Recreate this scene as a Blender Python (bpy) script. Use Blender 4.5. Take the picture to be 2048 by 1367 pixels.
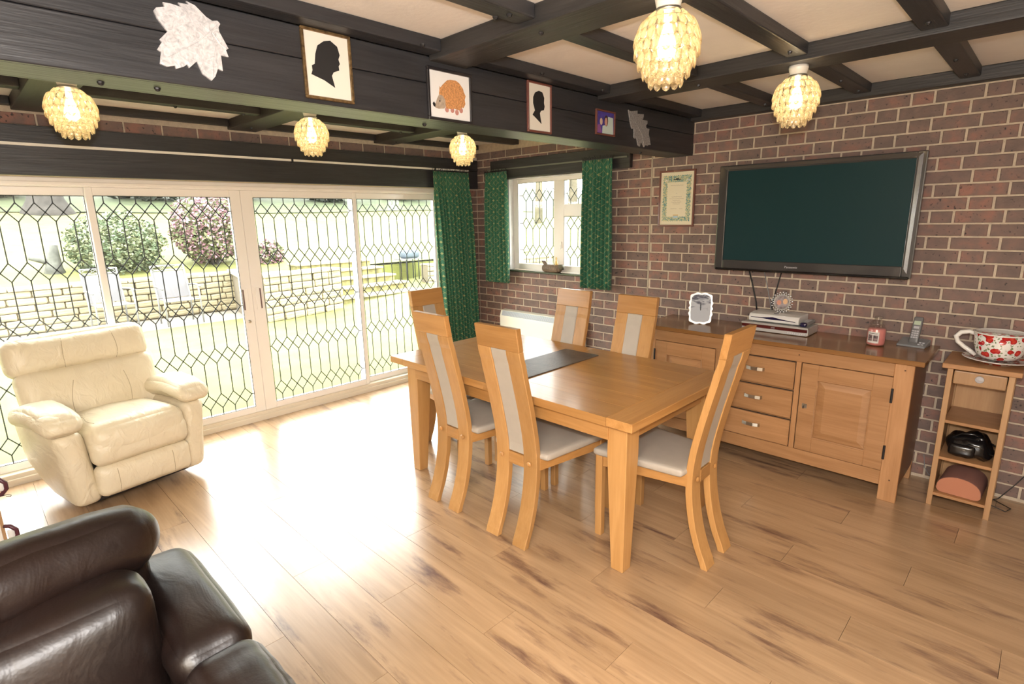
import bpy, bmesh, math, random
from mathutils import Vector, Matrix, Euler, noise
random.seed(7)
for o in list(bpy.data.objects): bpy.data.objects.remove(o, do_unlink=True)
SC = bpy.context.scene
COL = SC.collection
# ------------------------------------------------------------------ camera
cam = bpy.data.cameras.new('camera'); cam.sensor_width = 36.0; cam.lens = 1094.7/2048*36.0
cam.clip_start = 0.02; cam.clip_end = 300
camo = bpy.data.objects.new('camera', cam); COL.objects.link(camo)
camo.location = (4.5721, -4.1259, 1.6714); camo.rotation_euler = (1.346579, 0.017316, 0.775519)
SC.camera = camo
# ------------------------------------------------------------------ world, sun, flash, exposure
SC.view_settings.view_transform = 'Standard'; SC.view_settings.look = 'None'
SC.view_settings.gamma = 1.0; SC.view_settings.exposure = 1.0
try: SC.view_settings.use_curve_mapping = False
except Exception: pass
W = bpy.data.worlds.new('sky'); SC.world = W; W.use_nodes = True
wn = W.node_tree; wn.nodes.clear()
wo = wn.nodes.new('ShaderNodeOutputWorld'); wb = wn.nodes.new('ShaderNodeBackground')
wb.inputs[0].default_value = (1.0, .985, .955, 1); wb.inputs[1].default_value = 8.5
wn.links.new(wb.outputs[0], wo.inputs[0])
sl = bpy.data.lights.new('sun', 'SUN'); sl.energy = 1.5; sl.angle = 0.02; sl.color = (1, .95, .84)
so = bpy.data.objects.new('sun', sl); COL.objects.link(so)
so.rotation_euler = Vector((-0.55, 0.35, -1.0)).to_track_quat('-Z', 'Y').to_euler()
fl = bpy.data.lights.new('camera_flash', 'POINT'); fl.energy = 78; fl.shadow_soft_size = 0.035; fl.color = (1, .97, .95)
fo = bpy.data.objects.new('camera_flash', fl); COL.objects.link(fo); fo.location = (4.575, -4.13, 1.83)
rl = bpy.data.lights.new('added_room_fill', 'AREA'); rl.energy = 95; rl.size = 1.2; rl.color = (1, .92, .82)  # unseen area light added behind the camera as fill, no lamp stands there
ro = bpy.data.objects.new('added_room_fill', rl); COL.objects.link(ro); ro.location = (4.9, -5.3, 2.3)

# ------------------------------------------------------------------ materials
MATS = {}
def newmat(name):
    m = bpy.data.materials.new(name); m.use_nodes = True
    nt = m.node_tree; b = nt.nodes['Principled BSDF']
    MATS[name] = m
    return m, nt, b
def N(nt, t, **kw):
    n = nt.nodes.new(t)
    for k, v in kw.items(): setattr(n, k, v)
    return n
def L(nt, a, b): nt.links.new(a, b)
def plain(name, col, rough=.5, metal=0, spec=None, coat=0, noise_amt=0.0, nscale=20, bump=0, bscale=60, emit=None, es=0, sheen=0):
    m, nt, b = newmat(name)
    b.inputs['Base Color'].default_value = (*col, 1); b.inputs['Roughness'].default_value = rough
    b.inputs['Metallic'].default_value = metal; b.inputs['Coat Weight'].default_value = coat
    if spec is not None: b.inputs['Specular IOR Level'].default_value = spec
    if sheen: b.inputs['Sheen Weight'].default_value = sheen
    tc = N(nt, 'ShaderNodeTexCoord')
    if noise_amt:
        n = N(nt, 'ShaderNodeTexNoise'); n.inputs['Scale'].default_value = nscale; n.inputs['Detail'].default_value = 5
        L(nt, tc.outputs['Object'], n.inputs['Vector'])
        r = N(nt, 'ShaderNodeValToRGB')
        r.color_ramp.elements[0].position = .3; r.color_ramp.elements[1].position = .7
        r.color_ramp.elements[0].color = (*[c*(1-noise_amt) for c in col], 1)
        r.color_ramp.elements[1].color = (*[min(1, c*(1+noise_amt)) for c in col], 1)
        L(nt, n.outputs['Fac'], r.inputs['Fac']); L(nt, r.outputs['Color'], b.inputs['Base Color'])
    if bump:
        n2 = N(nt, 'ShaderNodeTexNoise'); n2.inputs['Scale'].default_value = bscale; n2.inputs['Detail'].default_value = 4
        L(nt, tc.outputs['Object'], n2.inputs['Vector'])
        bp = N(nt, 'ShaderNodeBump'); bp.inputs['Strength'].default_value = bump; bp.inputs['Distance'].default_value = .01
        L(nt, n2.outputs['Fac'], bp.inputs['Height']); L(nt, bp.outputs['Normal'], b.inputs['Normal'])
    if emit:
        b.inputs['Emission Color'].default_value = (*emit, 1); b.inputs['Emission Strength'].default_value = es
    return m
def woodmat(name, c1, c2, axis='x', rough=.38, scale=1.0, knots=None, rnd=0.12, streak=.5, coat=0.0, bump=.15):
    m, nt, b = newmat(name)
    tc = N(nt, 'ShaderNodeTexCoord'); oi = N(nt, 'ShaderNodeObjectInfo')
    add = N(nt, 'ShaderNodeVectorMath', operation='MULTIPLY_ADD')
    cmb = N(nt, 'ShaderNodeCombineXYZ')
    for i in range(3): L(nt, oi.outputs['Random'], cmb.inputs[i])
    L(nt, cmb.outputs[0], add.inputs[0]); add.inputs[1].default_value = (37, 53, 71); L(nt, tc.outputs['Object'], add.inputs[2])
    mp = N(nt, 'ShaderNodeMapping')
    s = [14*scale]*3; s['xyz'.index(axis)] = 1.3*scale
    mp.inputs['Scale'].default_value = s
    L(nt, add.outputs[0], mp.inputs['Vector'])
    n1 = N(nt, 'ShaderNodeTexNoise'); n1.inputs['Scale'].default_value = 1.0; n1.inputs['Detail'].default_value = 6; n1.inputs['Distortion'].default_value = 1.2
    L(nt, mp.outputs[0], n1.inputs['Vector'])
    n2 = N(nt, 'ShaderNodeTexNoise'); n2.inputs['Scale'].default_value = 9.0; n2.inputs['Detail'].default_value = 4
    mp2 = N(nt, 'ShaderNodeMapping'); s2 = [12*scale]*3; s2['xyz'.index(axis)] = .6*scale; mp2.inputs['Scale'].default_value = s2
    L(nt, add.outputs[0], mp2.inputs['Vector']); L(nt, mp2.outputs[0], n2.inputs['Vector'])
    mx = N(nt, 'ShaderNodeMath', operation='MULTIPLY_ADD'); L(nt, n2.outputs['Fac'], mx.inputs[0]); mx.inputs[1].default_value = streak
    sub = N(nt, 'ShaderNodeMath', operation='SUBTRACT'); L(nt, n1.outputs['Fac'], sub.inputs[0]); sub.inputs[1].default_value = streak*.5
    L(nt, sub.outputs[0], mx.inputs[2])
    r = N(nt, 'ShaderNodeValToRGB'); r.color_ramp.elements[0].position = .28; r.color_ramp.elements[1].position = .68
    r.color_ramp.elements[0].color = (*c2, 1); r.color_ramp.elements[1].color = (*c1, 1)
    L(nt, mx.outputs[0], r.inputs['Fac'])
    col = r.outputs['Color']
    hs = N(nt, 'ShaderNodeHueSaturation')
    mr = N(nt, 'ShaderNodeMapRange'); mr.inputs['To Min'].default_value = 1-rnd; mr.inputs['To Max'].default_value = 1+rnd
    L(nt, oi.outputs['Random'], mr.inputs['Value']); L(nt, mr.outputs[0], hs.inputs['Value']); L(nt, col, hs.inputs['Color']); col = hs.outputs['Color']
    if knots:
        kc, lo, hi = knots
        n3 = N(nt, 'ShaderNodeTexNoise'); n3.inputs['Scale'].default_value = 1.0; n3.inputs['Detail'].default_value = 7; n3.inputs['Roughness'].default_value = .65
        mp3 = N(nt, 'ShaderNodeMapping'); s3 = [9.0]*3; s3['xyz'.index(axis)] = 1.7; mp3.inputs['Scale'].default_value = s3
        L(nt, add.outputs[0], mp3.inputs['Vector']); L(nt, mp3.outputs[0], n3.inputs['Vector'])
        r3 = N(nt, 'ShaderNodeValToRGB'); r3.color_ramp.elements[0].position = lo; r3.color_ramp.elements[1].position = hi
        L(nt, n3.outputs['Fac'], r3.inputs['Fac'])
        mix = N(nt, 'ShaderNodeMix', data_type='RGBA'); L(nt, r3.outputs['Color'], mix.inputs[0]); L(nt, col, mix.inputs[6]); mix.inputs[7].default_value = (*kc, 1)
        col = mix.outputs[2]
    L(nt, col, b.inputs['Base Color']); b.inputs['Roughness'].default_value = rough; b.inputs['Coat Weight'].default_value = coat; b.inputs['Coat Roughness'].default_value = .26 if name == 'floor_laminate' else .12
    bp = N(nt, 'ShaderNodeBump'); bp.inputs['Strength'].default_value = bump; bp.inputs['Distance'].default_value = .003
    L(nt, mx.outputs[0], bp.inputs['Height']); L(nt, bp.outputs['Normal'], b.inputs['Normal'])
    return m
OAK1, OAK2 = (.47, .242, .082), (.37, .178, .052)
oak_x = woodmat('oak_x', OAK1, OAK2, 'x', .33, coat=.15)
oak_y = woodmat('oak_y', OAK1, OAK2, 'y', .33, coat=.15)
oak_z = woodmat('oak_z', (.48, .262, .096), (.40, .205, .066), 'z', .36)
side_x = woodmat('sideboard_oak_x', (.44, .235, .108), (.34, .17, .07), 'x', .38)
side_z = woodmat('sideboard_oak_z', (.44, .235, .108), (.34, .17, .07), 'z', .38)
side_top = woodmat('sideboard_top_oak', (.28, .135, .048), (.22, .10, .032), 'x', .22, coat=.3)
stand_w = woodmat('stand_beech', (.43, .26, .13), (.36, .20, .095), 'z', .42)
floor_w = woodmat('floor_laminate', (.46, .30, .170), (.34, .21, .112), 'x', .30, scale=.8, knots=((.13, .065, .045), .55, .70), rnd=.06, coat=1.0, bump=.05)
black_w = woodmat('black_stained_timber', (.034, .034, .038), (.020, .020, .023), 'y', .42, rnd=.05, bump=.9)
black_wx = woodmat('black_stained_timber_x', (.040, .038, .037), (.022, .021, .021), 'x', .48, rnd=.05, bump=.9)
brown_w = woodmat('dark_carved_wood', (.16, .075, .035), (.07, .03, .015), 'x', .35)
plaster = plain('ceiling_plaster', (.80, .755, .70), .85, noise_amt=.03, nscale=6, bump=.1, bscale=40)
mortar = plain('mortar', (.55, .465, .36), .95, noise_amt=.12, nscale=30, bump=.6, bscale=150)
sealant = plain('joint_sealant', (.42, .36, .28), .8)
white_pvc = plain('white_upvc', (.86, .82, .78), .3, coat=.2)
white_paint = plain('white_marbled_reveal', (.80, .80, .80), .4, noise_amt=.12, nscale=9)
rubber = plain('black_gasket', (.02, .02, .02), .6)
lead = plain('lead_strip', (.055, .065, .068), .5, metal=.2)
chrome = plain('brushed_nickel', (.62, .60, .54), .3, metal=1)
dark_metal = plain('dark_iron', (.05, .05, .055), .4, metal=.8)
white_gloss = plain('white_enamel', (.80, .77, .70), .35, coat=.2)
cream_metal = plain('cream_heater_steel', (.92, .90, .78), .4)
grille = plain('heater_grille', (.33, .38, .44), .5)
seat_fab = plain('cream_faux_leather', (.42, .375, .32), .5, bump=.06, bscale=200, noise_amt=.03)
slate = plain('slate', (.085, .065, .055), .45, noise_amt=.25, nscale=14, bump=.2, bscale=80)
gloss_black = plain('gloss_black_plastic', (.005, .005, .006), .16, coat=.25)
tv_edge = plain('tv_smoked_bezel', (.035, .035, .038), .18, coat=.6)
tv_trim = plain('tv_silver_bevel', (.46, .46, .56), .2, metal=.8)
tv_scr = plain('tv_screen_glass', (.010, .034, .039), .4, spec=.14)
silver_pl = plain('silver_plastic', (.55, .54, .52), .35, metal=.4)
silver_front = plain('bright_silver_panel', (.72, .73, .74), .25, metal=.5)
maroon_pl = plain('smoked_maroon_window', (.08, .012, .012), .12, coat=.5)
white_pl = plain('white_box_plastic', (.70, .69, .68), .35)
navy_pl = plain('navy_gloss', (.015, .012, .05), .15, coat=.5)
grey_pl = plain('grey_plastic', (.22, .23, .24), .4)
key_pl = plain('light_keys', (.45, .45, .48), .4)
lcd = plain('lcd_green', (.42, .50, .38), .3)
pink_wax = plain('pink_wax', (.78, .27, .25), .3, coat=.6)
label_w = plain('paper_label', (.62, .60, .57), .6)
ink = plain('black_ink', (.012, .011, .012), .7)
paper = plain('warm_paper', (.72, .68, .60), .8)
paper_w = plain('white_paper', (.80, .79, .78), .6)
gilt = plain('gilt_rubbed_frame', (.20, .13, .06), .35, metal=.6, noise_amt=.5, nscale=60)
blackfr = plain('thin_black_frame', (.02, .018, .02), .3, coat=.3)
brownfr = plain('mahogany_frame', (.16, .055, .04), .35, coat=.3)
terra = plain('terracotta_foam', (.46, .19, .11), .8)
terra_d = plain('terracotta_side_foam', (.30, .14, .11), .9)
china = plain('white_glazed_china', (.74, .73, .70), .12, coat=.6)
cable_b = plain('black_cable', (.012, .012, .013), .5)
grass = plain('lawn_grass', (.115, .122, .030), .9, noise_amt=.25, nscale=3)
grass2 = plain('shaded_grass', (0.0510, 0.0660, 0.0270), .9, noise_amt=.35, nscale=2)  # darker copy of the lawn colour, shade under the trees painted in
paving = plain('patio_paving', (.17, .155, .13), .9, noise_amt=.15, nscale=3)
bark = plain('tree_bark', (0.0270, 0.0240, 0.0216), .95, noise_amt=.4, nscale=5, bump=.8, bscale=12)
bark_l = plain('pale_tree_bark', (0.1020, 0.0870, 0.0600), .95, noise_amt=.3, nscale=4)
mesh_fab = plain('grey_sling_mesh', (0.0810, 0.0780, 0.0840), .7)
white_al = plain('white_powder_coat', (0.1620, 0.1620, 0.1620), .4)
stat = plain('weathered_grey_stump', (0.0660, 0.0690, 0.0600), .9, noise_amt=.4, nscale=9, bump=.8, bscale=12)
cream_wall = plain('cream_painted_wall', (.62, .55, .45), .9)
def hexed(n): return n

# leather
def leather(name, c1, c2, rough, wr=.35, coat=0):
    m, nt, b = newmat(name)
    tc = N(nt, 'ShaderNodeTexCoord')
    n = N(nt, 'ShaderNodeTexNoise'); n.inputs['Scale'].default_value = 5; n.inputs['Detail'].default_value = 5
    L(nt, tc.outputs['Object'], n.inputs['Vector'])
    r = N(nt, 'ShaderNodeValToRGB'); r.color_ramp.elements[0].position = .35; r.color_ramp.elements[1].position = .65
    r.color_ramp.elements[0].color = (*c2, 1); r.color_ramp.elements[1].color = (*c1, 1)
    L(nt, n.outputs['Fac'], r.inputs['Fac']); L(nt, r.outputs['Color'], b.inputs['Base Color'])
    b.inputs['Roughness'].default_value = rough; b.inputs['Coat Weight'].default_value = coat; b.inputs['Coat Roughness'].default_value = .25
    v = N(nt, 'ShaderNodeTexVoronoi'); v.inputs['Scale'].default_value = 160; L(nt, tc.outputs['Object'], v.inputs['Vector'])
    mp = N(nt, 'ShaderNodeMapping'); mp.inputs['Scale'].default_value = (4, 11, 7); L(nt, tc.outputs['Object'], mp.inputs['Vector'])
    n2 = N(nt, 'ShaderNodeTexNoise'); n2.inputs['Scale'].default_value = 1.4; n2.inputs['Detail'].default_value = 3; n2.inputs['Distortion'].default_value = .8
    L(nt, mp.outputs[0], n2.inputs['Vector'])
    bp1 = N(nt, 'ShaderNodeBump'); bp1.inputs['Strength'].default_value = wr; bp1.inputs['Distance'].default_value = .03; L(nt, n2.outputs['Fac'], bp1.inputs['Height'])
    bp2 = N(nt, 'ShaderNodeBump'); bp2.inputs['Strength'].default_value = .08; bp2.inputs['Distance'].default_value = .002; L(nt, v.outputs['Distance'], bp2.inputs['Height'])
    L(nt, bp1.outputs['Normal'], bp2.inputs['Normal']); L(nt, bp2.outputs['Normal'], b.inputs['Normal'])
    return m
cream_l = leather('cream_leather', (.75, .665, .50), (.71, .62, .45), .42, .5)
brown_l = leather('dark_brown_leather', (.013, .0065, .005), (.008, .0042, .0035), .38, .12, coat=.0)

# bricks
m, nt, b = newmat('brick'); brick_m = m
tc = N(nt, 'ShaderNodeTexCoord'); oi = N(nt, 'ShaderNodeObjectInfo'); at = N(nt, 'ShaderNodeAttribute'); at.attribute_name = 'tone'
sm = N(nt, 'ShaderNodeMath', operation='ADD'); L(nt, oi.outputs['Random'], sm.inputs[0]); L(nt, at.outputs['Fac'], sm.inputs[1])
fr = N(nt, 'ShaderNodeMath', operation='FRACT'); L(nt, sm.outputs[0], fr.inputs[0])
cmb = N(nt, 'ShaderNodeCombineXYZ')
for i in range(3): L(nt, fr.outputs[0], cmb.inputs[i])
va = N(nt, 'ShaderNodeVectorMath', operation='MULTIPLY_ADD'); L(nt, cmb.outputs[0], va.inputs[0]); va.inputs[1].default_value = (61, 47, 83); L(nt, tc.outputs['Object'], va.inputs[2])
nb = N(nt, 'ShaderNodeTexNoise'); nb.inputs['Scale'].default_value = 16; nb.inputs['Detail'].default_value = 5; L(nt, va.outputs[0], nb.inputs['Vector'])
ad = N(nt, 'ShaderNodeMath', operation='MULTIPLY_ADD'); L(nt, fr.outputs[0], ad.inputs[0]); ad.inputs[1].default_value = .36; L(nt, nb.outputs['Fac'], ad.inputs[2])
rr = N(nt, 'ShaderNodeValToRGB'); cr = rr.color_ramp
cr.elements[0].position = .42; cr.elements[0].color = (.155, .113, .100, 1)
cr.elements[1].position = .98; cr.elements[1].color = (.31, .152, .120, 1)
for p_, c_ in ((.58, (.182, .128, .112)), (.74, (.212, .138, .118)), (.86, (.255, .145, .118))):
    e = cr.elements.new(p_); e.color = (*c_, 1)
L(nt, ad.outputs[0], rr.inputs['Fac'])
ns = N(nt, 'ShaderNodeTexNoise'); ns.inputs['Scale'].default_value = 55; ns.inputs['Detail'].default_value = 3; L(nt, va.outputs[0], ns.inputs['Vector'])
rs = N(nt, 'ShaderNodeValToRGB'); rs.color_ramp.elements[0].position = .63; rs.color_ramp.elements[1].position = .72
L(nt, ns.outputs['Fac'], rs.inputs['Fac'])
mxs = N(nt, 'ShaderNodeMix', data_type='RGBA'); L(nt, rs.outputs['Color'], mxs.inputs[0]); L(nt, rr.outputs['Color'], mxs.inputs[6]); mxs.inputs[7].default_value = (.045, .038, .04, 1)
L(nt, mxs.outputs[2], b.inputs['Base Color']); b.inputs['Roughness'].default_value = .8
bpn = N(nt, 'ShaderNodeBump'); bpn.inputs['Strength'].default_value = .5; bpn.inputs['Distance'].default_value = .006; L(nt, ns.outputs['Fac'], bpn.inputs['Height']); L(nt, bpn.outputs['Normal'], b.inputs['Normal'])
stone_m = plain('sandstone', (.25, .215, .135), .9, noise_amt=.3, nscale=5, bump=.8, bscale=14)
moss_m = plain('mossy_stone', (.16, .145, .06), .95, noise_amt=.45, nscale=7)

# window glass (thin pane)
m, nt, b = newmat('window_glass'); glass_m = m
nt.nodes.remove(b); out = nt.nodes['Material Output']
tr = N(nt, 'ShaderNodeBsdfTransparent'); tr.inputs[0].default_value = (.95, .97, .96, 1)
gl = N(nt, 'ShaderNodeBsdfGlossy'); gl.inputs['Roughness'].default_value = .02
fz = N(nt, 'ShaderNodeFresnel'); ge = N(nt, 'ShaderNodeNewGeometry'); mi = N(nt, 'ShaderNodeMapRange')
mi.inputs['To Min'].default_value = 1.45; mi.inputs['To Max'].default_value = 1/1.45; L(nt, ge.outputs['Backfacing'], mi.inputs['Value']); L(nt, mi.outputs[0], fz.inputs['IOR'])
mg = N(nt, 'ShaderNodeMixShader'); L(nt, fz.outputs[0], mg.inputs[0]); L(nt, tr.outputs[0], mg.inputs[1]); L(nt, gl.outputs[0], mg.inputs[2]); L(nt, mg.outputs[0], out.inputs[0])
def trans(name, tcol, dcol, tfac, rough=.1, gfac=.12):
    m, nt, b = newmat(name); nt.nodes.remove(b); out = nt.nodes['Material Output']
    tr = N(nt, 'ShaderNodeBsdfTransparent'); tr.inputs[0].default_value = (*tcol, 1)
    tl = N(nt, 'ShaderNodeBsdfTranslucent'); tl.inputs[0].default_value = (*dcol, 1)
    g = N(nt, 'ShaderNodeBsdfGlossy'); g.inputs['Roughness'].default_value = rough
    m1 = N(nt, 'ShaderNodeMixShader'); m1.inputs[0].default_value = tfac; L(nt, tl.outputs[0], m1.inputs[1]); L(nt, tr.outputs[0], m1.inputs[2])
    m2 = N(nt, 'ShaderNodeMixShader'); m2.inputs[0].default_value = gfac; L(nt, m1.outputs[0], m2.inputs[1]); L(nt, g.outputs[0], m2.inputs[2])
    L(nt, m2.outputs[0], out.inputs[0]); return m
drop_m = trans('amber_glass_drops', (.97, .90, .76), (.80, .68, .48), .62, .06, .22)
clear_m = trans('clear_jar_glass', (.95, .95, .95), (.8, .8, .8), .86, .04, .12)
amber_m = trans('oil_filled_glass', (.98, .85, .5), (.85, .65, .3), .6, .04, .12)
bulb_m = plain('lit_bulb', (1, .9, .7), .5, emit=(1, .82, .55), es=9)

# mother of pearl
m, nt, b = newmat('mother_of_pearl'); pearl_m = m; 
tc = N(nt, 'ShaderNodeTexCoord'); v = N(nt, 'ShaderNodeTexVoronoi'); v.inputs['Scale'].default_value = 38; L(nt, tc.outputs['Object'], v.inputs['Vector'])
n = N(nt, 'ShaderNodeTexNoise'); n.inputs['Scale'].default_value = 45; n.inputs['Distortion'].default_value = 2; L(nt, tc.outputs['Object'], n.inputs['Vector'])
r = N(nt, 'ShaderNodeValToRGB'); r.color_ramp.elements[0].position = .3; r.color_ramp.elements[1].position = .62
r.color_ramp.elements[0].color = (.52, .53, .56, 1); r.color_ramp.elements[1].color = (.80, .78, .81, 1)
L(nt, n.outputs['Fac'], r.inputs['Fac']); L(nt, r.outputs[0], b.inputs['Base Color']); b.inputs['Roughness'].default_value = .3; b.inputs['Metallic'].default_value = .25
bp_ = N(nt, 'ShaderNodeBump'); bp_.inputs['Strength'].default_value = .7; bp_.inputs['Distance'].default_value = .004; L(nt, v.outputs['Distance'], bp_.inputs['Height']); L(nt, bp_.outputs[0], b.inputs['Normal'])
# hedgehog quill print
hedge_m = plain('ochre_quill_print', (.58, .27, .10), .8, noise_amt=.35, nscale=130)
hface_m = plain('grey_brown_print', (.42, .33, .25), .8, noise_amt=.2, nscale=80)
pinkp_m = plain('pink_feet_print', (.52, .24, .20), .8)

# green curtain with gold lattice (UV = cloth length, height in metres)
m, nt, b = newmat('green_lattice_curtain'); curtain_m = m
uv = N(nt, 'ShaderNodeUVMap'); uv.uv_map = 'cloth'; sp = N(nt, 'ShaderNodeSeparateXYZ'); L(nt, uv.outputs[0], sp.inputs[0])
def M_(op, a, b_=None, c_=None):
    n = N(nt, 'ShaderNodeMath', operation=op)
    for i, x in enumerate((a, b_, c_)):
        if x is None: continue
        if isinstance(x, (int, float)): n.inputs[i].default_value = x
        else: L(nt, x, n.inputs[i])
    return n.outputs[0]
U, V = sp.outputs[0], sp.outputs[1]
ua = M_('MULTIPLY', U, 1/.095); va_ = M_('MULTIPLY', V, 1/.115)
d1 = M_('ABSOLUTE', M_('SUBTRACT', M_('FRACT', M_('ADD', ua, va_)), .5)); d2 = M_('ABSOLUTE', M_('SUBTRACT', M_('FRACT', M_('SUBTRACT', ua, va_)), .5))
ln = M_('MAXIMUM', M_('LESS_THAN', d1, .035), M_('LESS_THAN', d2, .035))
# motif in each cell: where both diagonals are near .0 (cell centre), a little cross
c1 = M_('SUBTRACT', .5, d1); c2 = M_('SUBTRACT', .5, d2)
cu = M_('ADD', c1, c2)
blob = M_('MULTIPLY', M_('LESS_THAN', cu, .20), M_('LESS_THAN', M_('ABSOLUTE', M_('SUBTRACT', c1, c2)), .05))
blob2 = M_('LESS_THAN', cu, .10)
msk = M_('MAXIMUM', M_('MULTIPLY', ln, .42), M_('MAXIMUM', blob, blob2))
mx = N(nt, 'ShaderNodeMix', data_type='RGBA'); L(nt, msk, mx.inputs[0]); mx.inputs[6].default_value = (.034, .165, .092, 1); mx.inputs[7].default_value = (.40, .40, .18, 1)
L(nt, mx.outputs[2], b.inputs['Base Color']); b.inputs['Roughness'].default_value = .75; b.inputs['Sheen Weight'].default_value = .2
# translucency
out = nt.nodes['Material Output']; tl = N(nt, 'ShaderNodeBsdfTranslucent'); L(nt, mx.outputs[2], tl.inputs[0])
ms = N(nt, 'ShaderNodeMixShader'); ms.inputs[0].default_value = .18; L(nt, b.outputs[0], ms.inputs[1]); L(nt, tl.outputs[0], ms.inputs[2]); L(nt, ms.outputs[0], out.inputs[0])

def foliage(name, c1, c2, sc=30):
    m, nt, b = newmat(name); oi = N(nt, 'ShaderNodeTexCoord')
    n = N(nt, 'ShaderNodeTexNoise'); n.inputs['Scale'].default_value = sc; L(nt, oi.outputs['Object'], n.inputs['Vector'])
    r = N(nt, 'ShaderNodeValToRGB'); r.color_ramp.elements[0].position = .42; r.color_ramp.elements[1].position = .58
    r.color_ramp.elements[0].color = (*c2, 1); r.color_ramp.elements[1].color = (*c1, 1)
    L(nt, n.outputs['Fac'], r.inputs['Fac']); L(nt, r.outputs[0], b.inputs['Base Color']); b.inputs['Roughness'].default_value = .7; return m
leaf_g = foliage('bush_leaves', (.15, .17, .095), (.065, .095, .05), 6)
leaf_y = foliage('light_leaves', (.13, .14, .07), (.075, .095, .04), 5)
leaf_d = foliage('dark_hedge_leaves', (.030, .036, .026), (.014, .019, .014), 4)
flower = foliage('pink_blossom', (.30, .185, .21), (.24, .12, .16), 9)

# ------------------------------------------------------------------ geometry helpers
class MB:
    def __init__(s, off=(0, 0, 0)): s.v = []; s.f = []; s.off = Vector(off); s.uv = None
    def add(s, vs, fs):
        n = len(s.v); s.v += [Vector(v)-s.off for v in vs]; s.f += [tuple(i+n for i in f) for f in fs]; return s
    def box(s, x0, x1, y0, y1, z0, z1, M=None):
        vs = [Vector((x, y, z)) for z in (z0, z1) for y in (y0, y1) for x in (x0, x1)]
        if M: vs = [M @ v for v in vs]
        return s.add(vs, [(0, 2, 3, 1), (4, 5, 7, 6), (0, 1, 5, 4), (2, 6, 7, 3), (0, 4, 6, 2), (1, 3, 7, 5)])
    def bar(s, a, b, w, t, up=(0, 0, 1)):
        a, b = Vector(a), Vector(b); d = (b-a).normalized(); u = Vector(up)
        if abs(d.dot(u)) > .98: u = Vector((1, 0, 0))
        r = d.cross(u).normalized(); u = r.cross(d)
        vs = [p+r*w/2*i+u*t/2*j for p in (a, b) for i, j in ((-1, -1), (1, -1), (1, 1), (-1, 1))]
        return s.add(vs, [(0, 1, 2, 3), (7, 6, 5, 4), (0, 4, 5, 1), (1, 5, 6, 2), (2, 6, 7, 3), (3, 7, 4, 0)])
    def tube(s, pts, r, n=8, caps=True):
        pts = [Vector(p) for p in pts]; rs = r if isinstance(r, (list, tuple)) else [r]*len(pts)
        vs, fs = [], []; prev = None
        for i, p in enumerate(pts):
            d = (pts[min(i+1, len(pts)-1)]-pts[max(i-1, 0)]).normalized()
            if prev is None:
                u = Vector((0, 0, 1)) if abs(d.z) < .9 else Vector((1, 0, 0)); a = d.cross(u).normalized()
            else: a = (prev-d*prev.dot(d)).normalized()
            prev = a; bb = d.cross(a)
            vs += [p+(a*math.cos(2*math.pi*k/n)+bb*math.sin(2*math.pi*k/n))*rs[i] for k in range(n)]
        for i in range(len(pts)-1):
            for k in range(n): fs.append((i*n+k, i*n+(k+1) % n, (i+1)*n+(k+1) % n, (i+1)*n+k))
        if caps: fs.append(tuple(range(n))[::-1]); fs.append(tuple((len(pts)-1)*n+k for k in range(n)))
        return s.add(vs, fs)
    def lathe(s, prof, c=(0, 0, 0), n=24, M=None):
        vs, fs = [], []
        for r, z in prof:
            for k in range(n):
                a = 2*math.pi*k/n; v = Vector((r*math.cos(a), r*math.sin(a), z))
                if M: v = M @ v
                vs.append(v+Vector(c))
        for i in range(len(prof)-1):
            for k in range(n): fs.append((i*n+k, i*n+(k+1) % n, (i+1)*n+(k+1) % n, (i+1)*n+k))
        fs.append(tuple(range(n))[::-1]); fs.append(tuple((len(prof)-1)*n+k for k in range(n)))
        return s.add(vs, fs)
    def prism(s, poly, fn, t0, t1):
        """poly 2D -> fn(a,b,t) 3D, extruded between t0 and t1"""
        n = len(poly); vs = [fn(a, b, t0) for a, b in poly]+[fn(a, b, t1) for a, b in poly]
        fs = [tuple(range(n)), tuple(range(2*n-1, n-1, -1))]+[(i, i+n, (i+1) % n+n, (i+1) % n) for i in range(n)]
        return s.add(vs, fs)
    def soft(s, hx, hy, hz, r, M=None, n=10, puff=(0, 0, 0), fn=None):
        """rounded box with puffed faces; puff = extra height at the middle of the x, y, z faces; fn = deform in local space"""
        h = Vector((hx, hy, hz)); vmap = {}; vs = []; fs = []
        def pt(p):
            k = tuple(round(c, 5) for c in p)
            if k in vmap: return vmap[k]
            q = Vector([max(-(h[i]-r), min(h[i]-r, p[i]*h[i])) for i in range(3)])
            d = Vector([p[i]*h[i] for i in range(3)])-q
            if d.length > 1e-9: d.normalize()
            w = q+d*r
            pu = Vector((0, 0, 0))
            for i in range(3):
                j, k2 = (i+1) % 3, (i+2) % 3
                if abs(p[i]) > .999: pu[i] = math.copysign(1, p[i])*puff[i]*(1-p[j]**2)*(1-p[k2]**2)
            w += pu
            if fn: w = fn(w)
            if M: w = M @ w
            vmap[k] = len(vs); vs.append(w); return vmap[k]
        # spacing denser near edges
        t = [math.sin((i/n-.5)*math.pi) for i in range(n+1)]
        for ax in range(3):
            for sg in (-1, 1):
                for i in range(n):
                    for j in range(n):
                        q = []
                        for a, c in ((i, j), (i+1, j), (i+1, j+1), (i, j+1)):
                            p = [0, 0, 0]; p[ax] = sg; p[(ax+1) % 3] = t[a]; p[(ax+2) % 3] = t[c]; q.append(pt(p))
                        fs.append(tuple(q) if sg > 0 else tuple(q[::-1]))
        return s.add(vs, fs)
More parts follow.
